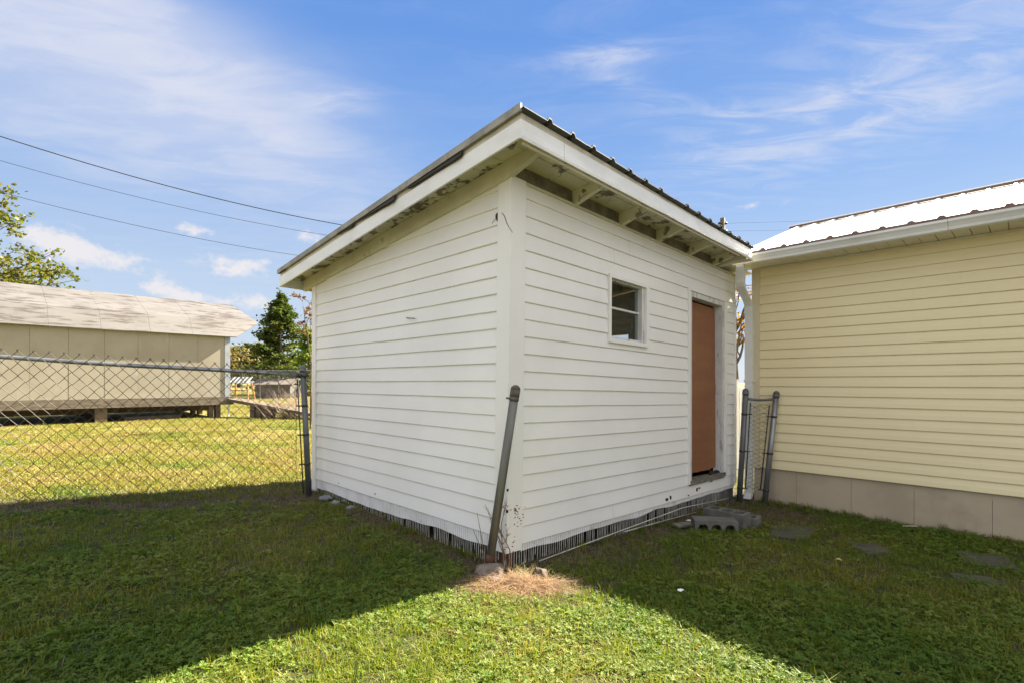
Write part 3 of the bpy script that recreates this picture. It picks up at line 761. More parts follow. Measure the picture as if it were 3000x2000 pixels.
# ------------------------------------------------------------------ chain link fence (left)
def wire_diamonds(b, P, U, L, z0f, z1f, pitch, r, knuckle=True, n=4):
    """woven wire: zigzag strands between z0 and z1 along U from P"""
    k = int(L/pitch)
    for i in range(k+1):
        for sgn in (1, -1):
            pts = []
            a0 = i*pitch
            z0 = z0f(a0); z1 = z1f(a0); m = int((z1-z0)/(pitch/2))
            for j in range(m+1):
                a = a0+(pitch/2 if (j % 2) else 0)*1.0*sgn
                if a < -.001 or a > L+.001: 
                    a = min(max(a, 0), L)
                z = z0+(z1-z0)*j/m
                wob = .004*mnoise.noise((a*6, z*6, 3*sgn)); fade = max(0, .35-(z-z0))
                q = P+U*(a+wob+fade*.06*mnoise.noise((a*3, z*5, 1)))
                zz = z+wob-fade*.12*mnoise.noise((a*2, 4, 0))**2
                pts.append((q.x+.003*sgn*(-1)**j*0, q.y+.003*sgn, zz))
            if len(pts) > 1: b.tube(pts, r, n, caps=False)
        if knuckle:
            zt = z1f(i*pitch); m = int((zt-z0f(i*pitch))/(pitch/2)); a = i*pitch+(pitch/2 if m % 2 else 0)
            q = P+U*a; b.tube([(q.x, q.y-.004, zt-.006), (q.x+U.x*.008, q.y+U.y*.008, zt+.012), (q.x-U.x*.01, q.y-U.y*.01, zt+.004)], r*1.2, 4)
def build_fence():
    pb = Vector((-2.305, 5.73, 0)); zb = G(pb.x, pb.y)-.02
    zb = min(zb, .10)
    ptop = Vector((-2.372, 5.73, 1.505)); 
    e = Vector((-4.716, 4.65, 1.576)); p0 = Vector((-2.352, 5.73, 1.42))
    d = (e-p0); far = p0+d*2.3
    root = thing('chain_link_fence', 'grey chain link fence left of the white shed, rail sloping down to its end post', 'fence', (pb.x, pb.y, zb))
    def part(b, name, m, smooth=True, par=root): return b.obj(name, m, par, smooth)
    base = Vector((pb.x, pb.y, zb))
    b = MB(); b.tube([base, base.lerp(ptop, .5), ptop], .032, 14); post = part(b, 'post', 'galv_dark')
    ax = (ptop-base).normalized()
    b = MB(); b.tube([ptop-ax*.045, ptop], .036, 14); b.dome(ptop, ax, .036, 14); part(b, 'post_cap', 'galv_dark', par=post)
    b = MB(); pts = [p0-Vector((0, 0, 0))]
    for i in range(1, 13):
        q = p0+d*(2.3*i/12); q.z += .006*math.sin(i*1.3); pts.append(q)
    b.tube(pts, .0215, 12); part(b, 'top_rail', 'galv')
    U = Vector((d.x, d.y, 0)).normalized(); Lh = math.hypot(d.x, d.y)*2.3; sl_ = d.z/math.hypot(d.x, d.y)
    P = Vector((p0.x, p0.y, 0))+U*.09+Vector((.012, -.028, 0))
    rz = lambda a: p0.z+sl_*a+.075
    def gf(a):
        q = P+U*a; return G(q.x, q.y)+.02+.03*mnoise.noise((a*1.4, 2, 0))
    b = MB(); wire_diamonds(b, P, U, Lh-.2, gf, rz, .113, .0034)
    o = part(b, 'wire_mesh', 'wire', False); tag(o, kind='stuff')
    b = MB(); q = base+U*.05; q2 = ptop+U*.052; b.tube([(q.x, q.y-.02, zb+.05), (q2.x, q2.y-.02, 1.38)], .007, 6); bar = part(b, 'tension_bar', 'dark_bar')
    for z in (.42, .75, 1.08):
        c = base.lerp(ptop, (z-zb)/(1.505-zb)); b = MB(); b.tube([c-ax*.012, c+ax*.012], .036, 12); q = c+U*.08+Vector((0, -.02, 0)); b.tube([c+U*.02, q], .008, 6); part(b, 'tension_band', 'dark_bar')
    b = MB(); c = Vector((p0.x, p0.y, p0.z)); b.tube([c-ax*.016, c+ax*.016], .037, 12); b.tube([c+d.normalized()*.01, c+d.normalized()*.075], .027, 10); part(b, 'rail_cup', 'dark_bar')
    # line posts beyond the frame on the left
    for f in (1.35, 2.2):
        q = p0+d*f; b = MB(); b.tube([(q.x, q.y+.03, G(q.x, q.y)-.05), (q.x, q.y+.03, q.z+.03)], .024, 10); part(b, 'post', 'galv_dark')
build_fence()

# ------------------------------------------------------------------ narrow fence panel between shed and house
def build_panel():
    b0 = Vector((2.8325, 6.30, -.20)); t0 = Vector((2.915, 6.30, 1.235)); b1 = Vector((3.085, 6.18, -.20)); t1 = Vector((3.236, 6.18, 1.205))
    root = thing('chain_link_fence', 'narrow chain link fence panel leaning between the white shed and the yellow house', 'fence panel', b0)
    def part(b, name, m, par=root): return b.obj(name, m, par, True)
    for a, c, mm in ((b0, t0, 'galv_dark'), (b1, t1, 'galv')):
        ax = (c-a).normalized(); b = MB(); b.tube([a, a.lerp(c, .5), c], .033, 14); po = part(b, 'post', mm)
        b = MB(); b.tube([c-ax*.05, c], .037, 14); b.dome(c, ax, .037, 14); part(b, 'post_cap', 'galv_dark', po)
    a, c = t0-(t0-b0).normalized()*.09, t1-(t1-b1).normalized()*.06
    b = MB(); b.tube([a.lerp(c, q)+Vector((0, 0, -.018*math.sin(q*math.pi))) for q in (0, .15, .35, .5, .65, .85, 1)], .016, 10); part(b, 'top_rail', 'galv_dark')
    for (p, q, sgn) in ((b0, t0, 1), (b1, t1, -1)):
        u = (b1-b0).normalized()*sgn*.062
        b = MB(); b.tube([p.lerp(q, .16)+u, p.lerp(q, .90)+u], .007, 6); part(b, 'tension_bar', 'dark_bar')
        for f in (.16, .48, .80):
            m_ = p.lerp(q, f); ax = (q-p).normalized(); b = MB(); b.tube([m_-ax*.012, m_+ax*.012], .037, 12); b.tube([m_+u*.4, m_+u*1.4], .007, 6); part(b, 'tension_band', 'dark_bar')
    b = MB(); rows = 11
    lo0, hi0, lo1, hi1 = b0.lerp(t0, .16), b0.lerp(t0, .885), b1.lerp(t1, .16), b1.lerp(t1, .885)
    def pt(u, v): return (lo0.lerp(hi0, v)).lerp(lo1.lerp(hi1, v), u)
    us = (.2, .5, .8); nv = 19
    for ph in (0, 1):
        for k in range(2):
            pts = []
            for j in range(nv+1):
                base = .2+.3*k; u = base+(.3 if (j+ph) % 2 else 0)
                pts.append(pt(min(u, .8), j/nv)+Vector((0, -.004 if ph else .004, 0)))
            b.tube(pts, .003, 4, caps=False)
    o = part(b, 'wire_mesh', 'wire'); tag(o, kind='stuff')
build_panel()

# ------------------------------------------------------------------ leaning post at the near corner
def build_leaning_post():
    a = Vector((-.158, 3.56, .075)); c = Vector((.0215, 3.50, 1.275)); ax = (c-a).normalized()
    root = thing('fence_post', 'loose olive grey pipe post leaning against the front corner of the white shed', 'post', a)
    b = MB(); b.tube([a+ax*.06, a.lerp(c, .5), c], .0305, 16); b.obj('pipe', 'olive_pipe', root, True)
    b = MB(); b.tube([a, a+ax*.06], .031, 16); b.obj('rusty_foot', 'rust', root, True)
    b = MB(); b.tube([c-ax*.03, c+ax*.02], .034, 16); b.dome(c+ax*.02, ax, .034, 16, h=.9); b.obj('post_cap', 'old_cap', root, True)
    q = c-ax*.045; b = MB(); b.tube([q-ax*.014, q+ax*.014], .034, 14); b.tube([q, q+Vector((-.055, -.01, .004))], .007, 6); b.obj('band', 'old_cap', root, True)
build_leaning_post()
b = MB(); b.lump((-.160, 3.53, .025), (.10, .085, .055), 3, 3, amp=.2); tag(recentre(b.obj('concrete_footing', 'footing', smooth=False)), 'pale broken lump of concrete under the foot of the leaning post', 'concrete lump')
b = MB(); b.lump((-.105, 3.39, .012), (.055, .042, .035), 9, 2); tag(recentre(b.obj('stone', 'footing')), 'small pale stone beside the straw heap, in front of the concrete lump', 'stone')
b = MB(); b.lump((.19, 3.47, .025), (.055, .042, .045), 5, 2); tag(recentre(b.obj('stone', 'brown_stone')), 'brown stone at the right edge of the straw heap by the shed corner', 'stone')

# vine stems on the corner and shoots behind the post
def build_vine():
    root = thing('vine', 'dry brown vine climbing the shed corner right of the leaning post', 'vine', W(-.05, -.04, .0))
    b = MB()
    def stem(p, d, L, r, dep=0):
        pts = [Vector(p)]; d = Vector(d).normalized()
        for i in range(8):
            d = (d+Vector((random.gauss(0, .12), random.gauss(0, .06), random.gauss(.05, .1)))).normalized(); pts.append(pts[-1]+d*L/8)
        b.tube(pts, [r*(1-.8*i/8) for i in range(9)], 5)
        if dep < 2:
            for k in range(4):
                i = random.randint(2, 7); stem(pts[i], d+Vector((random.gauss(.1, .5), random.gauss(-.1, .2), random.gauss(.4, .3))), L*random.uniform(.2, .4), r*.5, dep+1)
    for x_ in (-.055, -.02, -.04): stem(W(-.06, -.05, .0)+Vector((x_+.05, 0, 0)), (.12, -.02, 1), random.uniform(.38, .62), .006)
    b.obj('stem', 'vine', root)
    b = MB(); tn = []
    for k in range(46):
        p = W(-.05, -.05, 0)+Vector((random.gauss(.03, .035), random.gauss(-.015, .015), random.uniform(.12, .48)))
        if k > 18: p = W(-.05, -.05, 0)+Vector((random.gauss(.085, .02), -.02, random.gauss(.40, .035)))
        u = Vector((random.gauss(0, 1), random.gauss(0, 1), random.gauss(0, 1))).normalized()*.010; v = u.orthogonal().normalized()*.005
        b.add([p-u, p+v, p+u, p-v], [(0, 1, 2, 3)]); tn.append(random.random())
    b.obj('leaves', 'leaf_brown', root, tint=tn)
build_vine()
def build_shoots():
    root = thing('twig', 'thin bare twigs sprouting behind the leaning post', 'twig', (-.20, 3.62, 0))
    for dx, h, l in ((-.03, .42, -.06), (.0, .30, -.10)):
        b = MB(); p = Vector((-.175+dx*.4, 3.59, .0)); b.tube([p, p+Vector((l*.5, -.01, h*.6)), p+Vector((l, -.015, h))], [.004, .003, .0015], 5); b.obj('stem', 'vine', root)
build_shoots()

# ------------------------------------------------------------------ concrete blocks
def cored_block(name, label, origin, ax, ay, az, size, ncore, open_axis='z', arch=False, group='concrete blocks beside the shed door'):
    """hollow block as a frame of webs; cores run along az.  origin = centre"""
    L, D, Hh = size; root = None
    b = MB(); n = 14
    def P(x, y, z): return Vector(origin)+Vector(ax)*x+Vector(ay)*y+Vector(az)*z
    web = .03; cw = (L-web*(ncore+1))/ncore
    # solid = outer rectangle with rounded holes, extruded
    for z0, z1 in ((-Hh/2, Hh/2),):
        for k in range(ncore):
            cx = -L/2+web+cw/2+k*(cw+web); x0 = -L/2+(web*.5 if k else 0)+k*(cw+web)*1.0; x0 = cx-cw/2-(web/2 if k else web); x1 = cx+cw/2+(web/2 if k < ncore-1 else web)
            m = 16; hole = []; rim = []
            for i in range(m):
                a = 2*math.pi*i/m; c, s_ = math.cos(a), math.sin(a)
                hx = cx+cw/2*math.copysign(abs(c)**.7, c); hy = (D/2-web)*math.copysign(abs(s_)**.7, s_)
                hole.append((hx, hy))
                q = max(abs(c), abs(s_)); rx = c/q; ry = s_/q
                rim.append(((x0+x1)/2+(x1-x0)/2*rx, D/2*ry))
            vs = [P(x, y, z1) for x, y in hole]+[P(x, y, z1) for x, y in rim]+[P(x, y, z0) for x, y in hole]+[P(x, y, z0) for x, y in rim]
            fs = []
            for i in range(m):
                j = (i+1) % m
                fs += [(i, m+i, m+j, j), (2*m+i, 2*m+j, 3*m+j, 3*m+i), (i, j, 2*m+j, 2*m+i), (m+i, 3*m+i, 3*m+j, m+j)]
            b.add(vs, fs)
    o = b.obj(name, 'concrete'); tag(recentre(o), label, 'concrete block', group); return o
gzb = G(2.3, 5.4)
a1 = Vector((.80, .60, 0)).normalized()
def dirv(deg): return Vector((math.cos(R(deg)), math.sin(R(deg)), 0))
# front block lies on its side, cores facing the camera; the others stand with cores up
ux = dirv(-8); uy = dirv(82)
cored_block('concrete_block', 'grey concrete block on its side, three arched holes facing the lawn', (1.975, 4.93, gzb+.028), ux, Vector((0, 0, 1)), uy*-1, (.40, .19, .19), 3)
ux = dirv(-48); uy = dirv(42)
cored_block('concrete_block', 'grey concrete block standing with its three holes facing up', (2.205, 5.18, gzb+.045), ux, uy, Vector((0, 0, 1)), (.41, .19, .20), 3)
cored_block('concrete_block', 'half hidden grey concrete block behind the one with holes facing up', (2.40, 5.23, gzb-.02), dirv(-40), dirv(50), Vector((0, 0, 1)), (.30, .19, .20), 2)

# pale conduits along the skirting
for name, lab, pts in (('conduit', 'upper thin pale pipe running along the foot of the shed door wall', ((1580, 1653), (1800, 1560), (2000, 1486), (2135, 1458))),
                       ('conduit', 'lower thin pale pipe running from the shed wall to the concrete blocks', ((1830, 1556), (1930, 1528), (2040, 1503)))):
    b = MB(); q = []
    for i, (u, v) in enumerate(pts):
        k = (u-CX)/F; P = A-DL*.06; s = (k*P.y-P.x)/(DR.x-k*DR.y); y = P.y+DR.y*s; q.append(Vector((P.x+DR.x*s, y, max(CAMH+(HV-v)/F*y, G(P.x+DR.x*s, y)+.008))))
    b.tube(q, .0055, 6); tag(recentre(b.obj(name, 'conduit', smooth=True)), lab, 'pipe', 'pale pipes along the shed')

# ------------------------------------------------------------------ paving slabs in the lawn
def slab(label, px):
    gp = []
    for u, v in px:
        z = -.1
        for _ in range(6):
            Y = F*(CAMH-z)/(v-HV); X = (u-CX)/F*Y; z = G(X, Y)
        gp.append(Vector((X, Y, z)))
    n = len(gp); c = sum(gp, Vector())/n; b = MB(); top = []; bot = []
    m = 5; ring = []
    for i in range(n):
        for k in range(m):
            p = gp[i].lerp(gp[(i+1) % n], k/m); p = c+(p-c)*(1+.035*mnoise.noise(p*9)); ring.append(p)
    N_ = len(ring)
    vs = [p+Vector((0, 0, .004)) for p in ring]+[c+(p-c)*.95+Vector((0, 0, .012)) for p in ring]+[p-Vector((0, 0, .05)) for p in ring]
    fs = [tuple(N_+i for i in range(N_))]+[(i, (i+1) % N_, N_+(i+1) % N_, N_+i) for i in range(N_)]+[(2*N_+i, 2*N_+(i+1) % N_, (i+1) % N_, i) for i in range(N_)]
    b.add(vs, fs); tag(recentre(b.obj('paving_slab', 'paver')), label, 'paving slab', 'sunken paving slabs in the lawn')
    return c
SL = [slab('mossy paving slab nearest the concrete blocks, by the house skirting', ((2263, 1538), (2396, 1545), (2366, 1582), (2252, 1570))),
      slab('small overgrown paving slab second from the concrete blocks', ((2470, 1586), (2560, 1592), (2622, 1622), (2540, 1624))),
      slab('broad sunken paving slab near the right edge, closer to the house', ((2795, 1612), (2950, 1630), (2992, 1672), (2830, 1652))),
      slab('dark sunken paving slab nearest the camera on the right', ((2775, 1678), (2905, 1692), (2952, 1716), (2815, 1708)))]

# litter
def gpx(u, v):
    z = -.1
    for _ in range(8):
        Y = F*(CAMH-z)/(v-HV); X = (u-CX)/F*Y; z = G(X, Y)
    return Vector((X, Y, z))
def scrap(name, label, cat, u, v, r, m, h=.03):
    p = gpx(u, v); b = MB(); n = 7; vs = [p+Vector((0, 0, h+.012))]
    for i in range(n):
        a = 2*math.pi*i/n; k = 1+.35*mnoise.noise((i*1.7, u, 0)); vs.append(p+Vector((math.cos(a)*r*k, math.sin(a)*r*k*.7, h+random.uniform(-.008, .012))))
    vs += [q-Vector((0, 0, .0015)) for q in vs]
    N_ = n+1
    fs = [(0, 1+i, 1+(i+1) % n) for i in range(n)]+[(N_, N_+1+(i+1) % n, N_+1+i) for i in range(n)]+[(1+i, N_+1+i, N_+1+(i+1) % n, 1+(i+1) % n) for i in range(n)]
    b.add(vs, fs); tag(recentre(b.obj(name, m)), label, cat)
scrap('paper_scrap', 'crumpled white scrap lying in the shaded grass right of the sunlit patch', 'litter', 1994, 1741, .022, 'paper')
scrap('fallen_leaf', 'yellow fallen leaf in the shaded grass on the right', 'leaf', 2456, 1648, .028, 'stick')
scrap('paper_scrap', 'small white scrap beside the front concrete block', 'litter', 2018, 1532, .035, 'paper')
p0_, p1_ = gpx(2645, 1548), gpx(2688, 1550)
b = MB(); b.tube([p0_+Vector((0, 0, .03)), p1_+Vector((0, 0, .035))], .006, 6); tag(recentre(b.obj('stick', 'stick')), 'bleached stick lying by the house skirting', 'stick')
b = MB()
p0_ = gpx(2012, 1540); b = MB(); b.box((p0_.x, p0_.y, p0_.z+.02), (.28, .10, .02), R(20)); tag(recentre(b.obj('board_scrap', 'grey_wood')), 'flat grey scrap of board left of the front concrete block', 'board')
for k, (u, v, r) in enumerate(((955, 1462, .075), (985, 1476, .06), (1028, 1490, .05), (1008, 1470, .035))):
    p = gpx(u, v); b = MB(); b.lump((p.x, p.y, p.z+.015), (r, r*.7, r*.45), 20+k, 2)
    tag(recentre(b.obj('stone', 'rubble')), ['largest blue grey stone by the shed wall near the fence post', 'flat blue grey stone second from the fence post', 'blue grey stone farthest from the fence post along the shed wall', 'smallest blue grey stone tucked against the shed skirting'][k], 'stone', 'rubble stones along the gable wall')

# ------------------------------------------------------------------ small barn on piers behind the fence
BO = Vector((-8.95, 16.0, 0)); BK = Vector((-.69, -.724, 0)).normalized(); BN = Vector((-.724, .69, 0)).normalized()
def bw(k, n, z): p = BO+BK*k+BN*n; return Vector((p.x, p.y, z))
def bb(b, k0, k1, n0, n1, z0, z1):
    b.hexa([bw(k0, n0, z0), bw(k1, n0, z0), bw(k1, n1, z0), bw(k0, n1, z0), bw(k0, n0, z1), bw(k1, n0, z1), bw(k1, n1, z1), bw(k0, n1, z1)])
def build_barn():
    KL, NW = 8.6, 4.2; Z0, Z1 = .90, 2.86; gb = G(-11, 14)
    root = thing('barn', 'low beige panelled barn with faded gambrel roof, raised on timber piers behind the fence', 'barn', bw(KL/2, NW/2, gb))
    def part(b, name, m): return b.obj(name, m, root)
    ks = [.14]; 
    while ks[-1] < KL: ks.append(ks[-1]+.742)
    for i, (a, c) in enumerate(zip(ks[:-1], ks[1:])):
        b = MB(); bb(b, a+.0035, c-.0035, random.uniform(-.004, .004), .04, Z0, Z1); part(b, 'wall_panel', 'barn_wall')
        b = MB(); bb(b, c-.009, c+.009, .009, .035, Z0, Z1); part(b, 'joint_strip', 'joint')
    b = MB(); bb(b, .0, .14, -.014, .05, Z0-.02, Z1); bb(b, -.014, .0, -.014, .12, Z0-.02, Z1); part(b, 'corner_trim', 'barn_trim')
    b = MB(); bb(b, .02, KL, .045, NW, Z0, Z1); part(b, 'wall', 'barn_wall')
    b = MB(); bb(b, -.1, KL, -.03, .04, .655, Z0-.004); bb(b, -.1, -.03, .04, NW, .655, Z0-.004); part(b, 'platform_beam', 'beam')
    b = MB(); bb(b, -.02, KL, .05, NW, .70, Z0-.005); part(b, 'platform', 'beam')
    # gambrel roof, near side: lower and upper strips of sheeting, far side closing it
    ey, em, er = (-.13, 2.76), (.24, 3.30), (2.1, 4.06)
    k_e, k_m, k_r = -.16, -.95, -.72
    cuts = [0, 1.05, 2.1, 3.2, 4.25, 5.3, 6.4, 7.5, KL+.3]
    def strip(p, q, kp, kq, name):
        for a, c in zip(cuts[:-1], cuts[1:]):
            b = MB(); a0, a1 = (kp if a == 0 else a), (kq if a == 0 else a); jj = random.uniform(0, .008)
            v = [bw(a0, p[0], p[1]), bw(c-.004, p[0], p[1]), bw(c-.004, q[0], q[1]), bw(a1, q[0], q[1])]
            nrm = Vector((0, 0, 1))*.022
            up = [x_+nrm+BN*(-jj) for x_ in v]
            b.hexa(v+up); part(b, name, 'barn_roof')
    strip(ey, em, k_e, k_m, 'roof_sheet'); strip(em, er, k_m, k_r, 'roof_sheet')
    ey2, em2 = (NW+.13, 2.76), (NW-.24, 3.30)
    strip(ey2, em2, k_e, k_m, 'roof_sheet'); strip(em2, er, k_m, k_r, 'roof_sheet')
    b = MB(); b.add([bw(.0, 0, Z1), bw(.0, NW, Z1), bw(.0, NW-.24, 3.28), bw(.0, 2.1, 4.04), bw(.0, .24, 3.28)], [(0, 1, 2, 3, 4)]); part(b, 'gable', 'barn_wall')
    # piers
    for k in (.25, 3.05, 5.9, 8.2):
        for n in (.12, 2.0, 3.9):
            q = bw(k, n, 0); b = MB(); w = .13 if k == .25 else .26
            bb(b, k, k+w, n-.1, n+.12, G(q.x, q.y)-.05, .656)
            if k == .25: bb(b, k+.2, k+.32, n-.1, n+.12, G(q.x, q.y)-.05, .656)
            part(b, 'pier', 'pier')
    for n in (.9, 2.7):
        b = MB(); bb(b, .1, KL, n, n+.12, .46, .698); part(b, 'skid', 'pier')  # runners added to darken the gap under the barn
    b = MB(); bb(b, .0, .045, -.01, .03, gb-.05, .655); part(b, 'support_post', 'picket')
    b = MB(); bb(b, 1.2, 2.6, .5, 1.0, gb, gb+.10); part(b, 'stored_timber', 'beam')
build_barn()
def build_ramp():
    a = ray(664, 1166, 15.9); c = ray(935, 1214, 14.6); c.z = max(c.z, G(c.x, c.y)+.02)
    root = thing('ramp', 'weathered plank ramp sloping down from the right end of the beige barn', 'ramp', (a.x, a.y, G(a.x, a.y)))
    d = (c-a); side = Vector((-d.y, d.x, 0)).normalized()
    for i in range(2):
        b = MB(); o = side*(.25*i); w = side*.24; dn = Vector((0, 0, -.09))
        b.hexa([a+o+dn, c+o+dn, c+o+w+dn, a+o+w+dn, a+o, c+o, c+o+w, a+o+w]); b.obj('plank', 'ramp', root)
    for f in (.30, .37, .46):
        q = a.lerp(c, f); g = G(q.x, q.y); b = MB(); b.box((q.x, q.y+.1, (g+q.z-.06)/2), (.13 if f < .45 else .28, .3, q.z-.06-g)); b.obj('support', 'pier', root)
build_ramp()

# ------------------------------------------------------------------ trees and plants
def leaf_quads(b, tint, p, size, n, spread, flat=.6):
    for _ in range(n):
        q = Vector(p)+Vector((random.gauss(0, spread), random.gauss(0, spread), random.gauss(0, spread*flat)))
        u = Vector((random.gauss(0, 1), random.gauss(0, 1), random.gauss(0, .7))).normalized()
        v = u.cross(Vector((random.gauss(0, 1), random.gauss(0, 1), random.gauss(0, 1)))).normalized()
        s = size*random.uniform(.6, 1.3)
        b.add([q-u*s*.5, q+v*s*.32, q+u*s*.5, q-v*s*.32], [(0, 1, 2, 3)]); tint.append(random.random())
def branch(b, tips, p, d, L, r, depth, droop=0, kids=3, spread=.55):
    pts = [Vector(p)]; d = Vector(d).normalized(); n = 5
    for i in range(n):
        d = (d+Vector((random.gauss(0, .13), random.gauss(0, .13), random.gauss(0, .10)-droop))).normalized(); pts.append(pts[-1]+d*L/n)
    b.tube(pts, [r*(1-.6*i/n) for i in range(n+1)], 6 if r > .04 else 4)
    if depth == 0:
        tips += pts[2:]; return
    for k in range(kids):
        i = random.randint(2, n); dd = (d+Vector((random.gauss(0, spread), random.gauss(0, spread), random.gauss(.12, spread*.6)))).normalized()
        branch(b, tips, pts[i], dd, L*random.uniform(.5, .75), r*.5, depth-1, droop, kids, spread)
def tree(name, label, cat, base, trunk_h, trunk_r, limbs, leaf, size, per, spread, group=None, extra=None, leafmat='leaf_maple', depth=2, kids=3, droop=0):
    base = Vector(base); base.z = G(base.x, base.y)-.05
    root = thing(name, label, cat, base, group)
    b = MB(); tips = []; top = base+Vector((0, 0, trunk_h))
    b.tube([base, base+Vector((.05, 0, trunk_h*.5)), top], [trunk_r*1.25, trunk_r, trunk_r*.65], 9)
    for (f, d, L) in limbs: branch(b, tips, base.lerp(top, f), d, L, trunk_r*.45, depth, droop, kids)
    b.obj('trunk', 'bark', root, True)
    c = MB(); tn = []
    for p in tips: leaf_quads(c, tn, p, size, per, spread)
    if extra: extra(c, tn, base)
    c.obj('crown', leafmat, root, tint=tn)
    return root
random.seed(21)
# maple at the left edge, only its right hand boughs reach the frame
limbs = []
def tow(u, v, Y, o): return ray(u, v, Y)-Vector(o)
mb = Vector((-24.2, 21.5, 0)); mb.z = G(mb.x, mb.y)
def maple():
    root = thing('maple_tree', 'turning yellow green maple whose boughs reach in behind the barn roof at the left', 'tree', mb)
    b = MB(); top = mb+Vector((.2, 0, 7.5)); b.tube([mb, mb+Vector((.1, 0, 3)), top], [.30, .24, .12], 10); tips = []
    for u, v, f, L, k in ((40, 572, .75, 1, 2), (25, 645, .7, 1, 1), (35, 655, .7, 1, 1), (60, 720, .5, 1, 2), (90, 735, .5, 1, 3), (165, 740, .5, 1, 2), (130, 800, .45, 1, 3), (200, 790, .42, 1, 3), (225, 820, .4, 1, 2), (60, 800, .42, 1, 4), (30, 760, .5, 1, 4), (10, 830, .4, 1, 4), (90, 835, .4, 1, 4), (170, 835, .4, 1, 3), (-60, 600, .8, 1, 4), (-90, 700, .6, 1, 5), (-150, 500, .9, 1, 5), (-250, 620, .8, 1, 5), (-60, 780, .5, 1, 5)):
        s_ = mb.lerp(top, f); e_ = ray(u, v, 21.5+random.uniform(-1, 1)); mid = s_.lerp(e_, .55)+Vector((0, 0, .35+random.uniform(-.2, .3)))
        b.tube([s_, s_.lerp(mid, .6)+Vector((0, 0, .15)), mid, e_], [.06, .04, .025, .008], 5)
        for q in range(k+1):
            st = mid.lerp(e_, random.uniform(.3, 1)); d = Vector((random.gauss(.3, .5), random.gauss(0, .5), random.gauss(.05, .45))); tp = []
            branch(b, tp, st, d, random.uniform(.5, .95), .012, 1, .02, 3, .6); tips += tp[::2]
    b.obj('trunk', 'bark', root, True)
    c = MB(); tn = []
    for p in tips: leaf_quads(c, tn, p, .17, 8, .15)
    c.obj('crown', 'leaf_maple', root, tint=tn)
maple()
def conifer(name, label, base, h, r, n, leaf, m='leaf_dark', group=None):
    base = Vector(base); base.z = G(base.x, base.y)-.05
    root = thing(name, label, 'tree', base, group); b = MB(); b.tube([base, base+Vector((0, 0, h*.9))], [.16, .03], 8); c = MB(); tn = []
    nb = n//14
    for i in range(nb):
        f = (i+random.random())/nb; f = f**.9; z = .35+f*(h-.55); a = random.uniform(0, 2*math.pi)
        L = (r*(1-f)**.78+.10)*random.uniform(.62, 1.22); st = base+Vector((0, 0, z)); dr = Vector((math.cos(a), math.sin(a), random.uniform(.0, .38)))
        en = st+dr*L; b.tube([st, st.lerp(en, .5)+Vector((0, 0, .05)), en], [.035, .022, .006], 4)
        for q in range(7):
            u = .30+.72*q/6; p = st.lerp(en, u)+Vector((random.gauss(0, .05), random.gauss(0, .05), random.gauss(0, .04)-.05*u))
            leaf_quads(c, tn, p, leaf*random.uniform(.7, 1.15), 11, leaf*(.95-.35*u)*(1 if L > .6 else .6), .55)
    leaf_quads(c, tn, base+Vector((0, 0, h-.1)), leaf*.8, 30, .12, 1.6)
    b.obj('trunk', 'bark', root, True); c.obj('crown', m, root, tint=tn)
eb = ray(822, 1120, 34); conifer('evergreen_tree', 'tall dark green evergreen between the barn and the white shed', (eb.x, eb.y, 0), 6.9, 2.5, 2300, .21)
eb = ray(905, 1120, 31); conifer('evergreen_tree', 'shorter bright vine covered tree partly behind the white shed edge', (eb.x, eb.y, 0), 4.2, 1.5, 700, .2, 'leaf_vine')
# sapling with brown leaves
def sapling():
    p0 = ray(909, 1180, 12.5); p0.z = G(p0.x, p0.y)
    root = thing('sapling', 'slim sapling with brown leaves right beside the shed, in front of the evergreen', 'tree', p0)
    b = MB(); tips = []
    for (u, v, r) in ((886, 868, .020), (905, 880, .016), (897, 930, .014)):
        e_ = ray(u, v, 12.5); m1 = p0.lerp(e_, .5)+Vector((.12, 0, 0)); b.tube([p0, m1, p0.lerp(e_, .8)+Vector((.03, 0, 0)), e_], [r, r*.8, r*.6, r*.25], 6)
        for k in range(7):
            s_ = m1.lerp(e_, random.uniform(.55, 1)); tp = []; branch(b, tp, s_, (random.gauss(0, .5), random.gauss(0, .4), .7), random.uniform(.15, .4), .006, 0); tips += tp[1:]
    b.obj('trunk', 'vine', root, True); c = MB(); tn = []
    for p in tips: leaf_quads(c, tn, p, .10, 2, .05)
    c.obj('crown', 'leaf_brown', root, tint=tn)
sapling()
# thicket stems and brush by the far side of the fence
def brush_pile():
    p = ray(835, 1195, 15.5); g = G(p.x, p.y)
    root = thing('brush_pile', 'leaning pile of bare grey brush behind the ramp, near the fence post', 'brush', (p.x, p.y, g)); b = MB()
    for k in range(160):
        q = Vector((p.x+random.gauss(.35, .35), p.y+random.gauss(0, .3), g)); d = Vector((random.gauss(-.55, .35), random.gauss(0, .3), random.uniform(.4, 1))).normalized(); L = random.uniform(.5, 1.15)
        b.tube([q, q+d*L*.5+Vector((random.gauss(0, .04), 0, .03)), q+d*L], [.007, .005, .002], 3, caps=False)
    o = b.obj('branches', 'brush', root); tag(o, kind='stuff')
brush_pile()
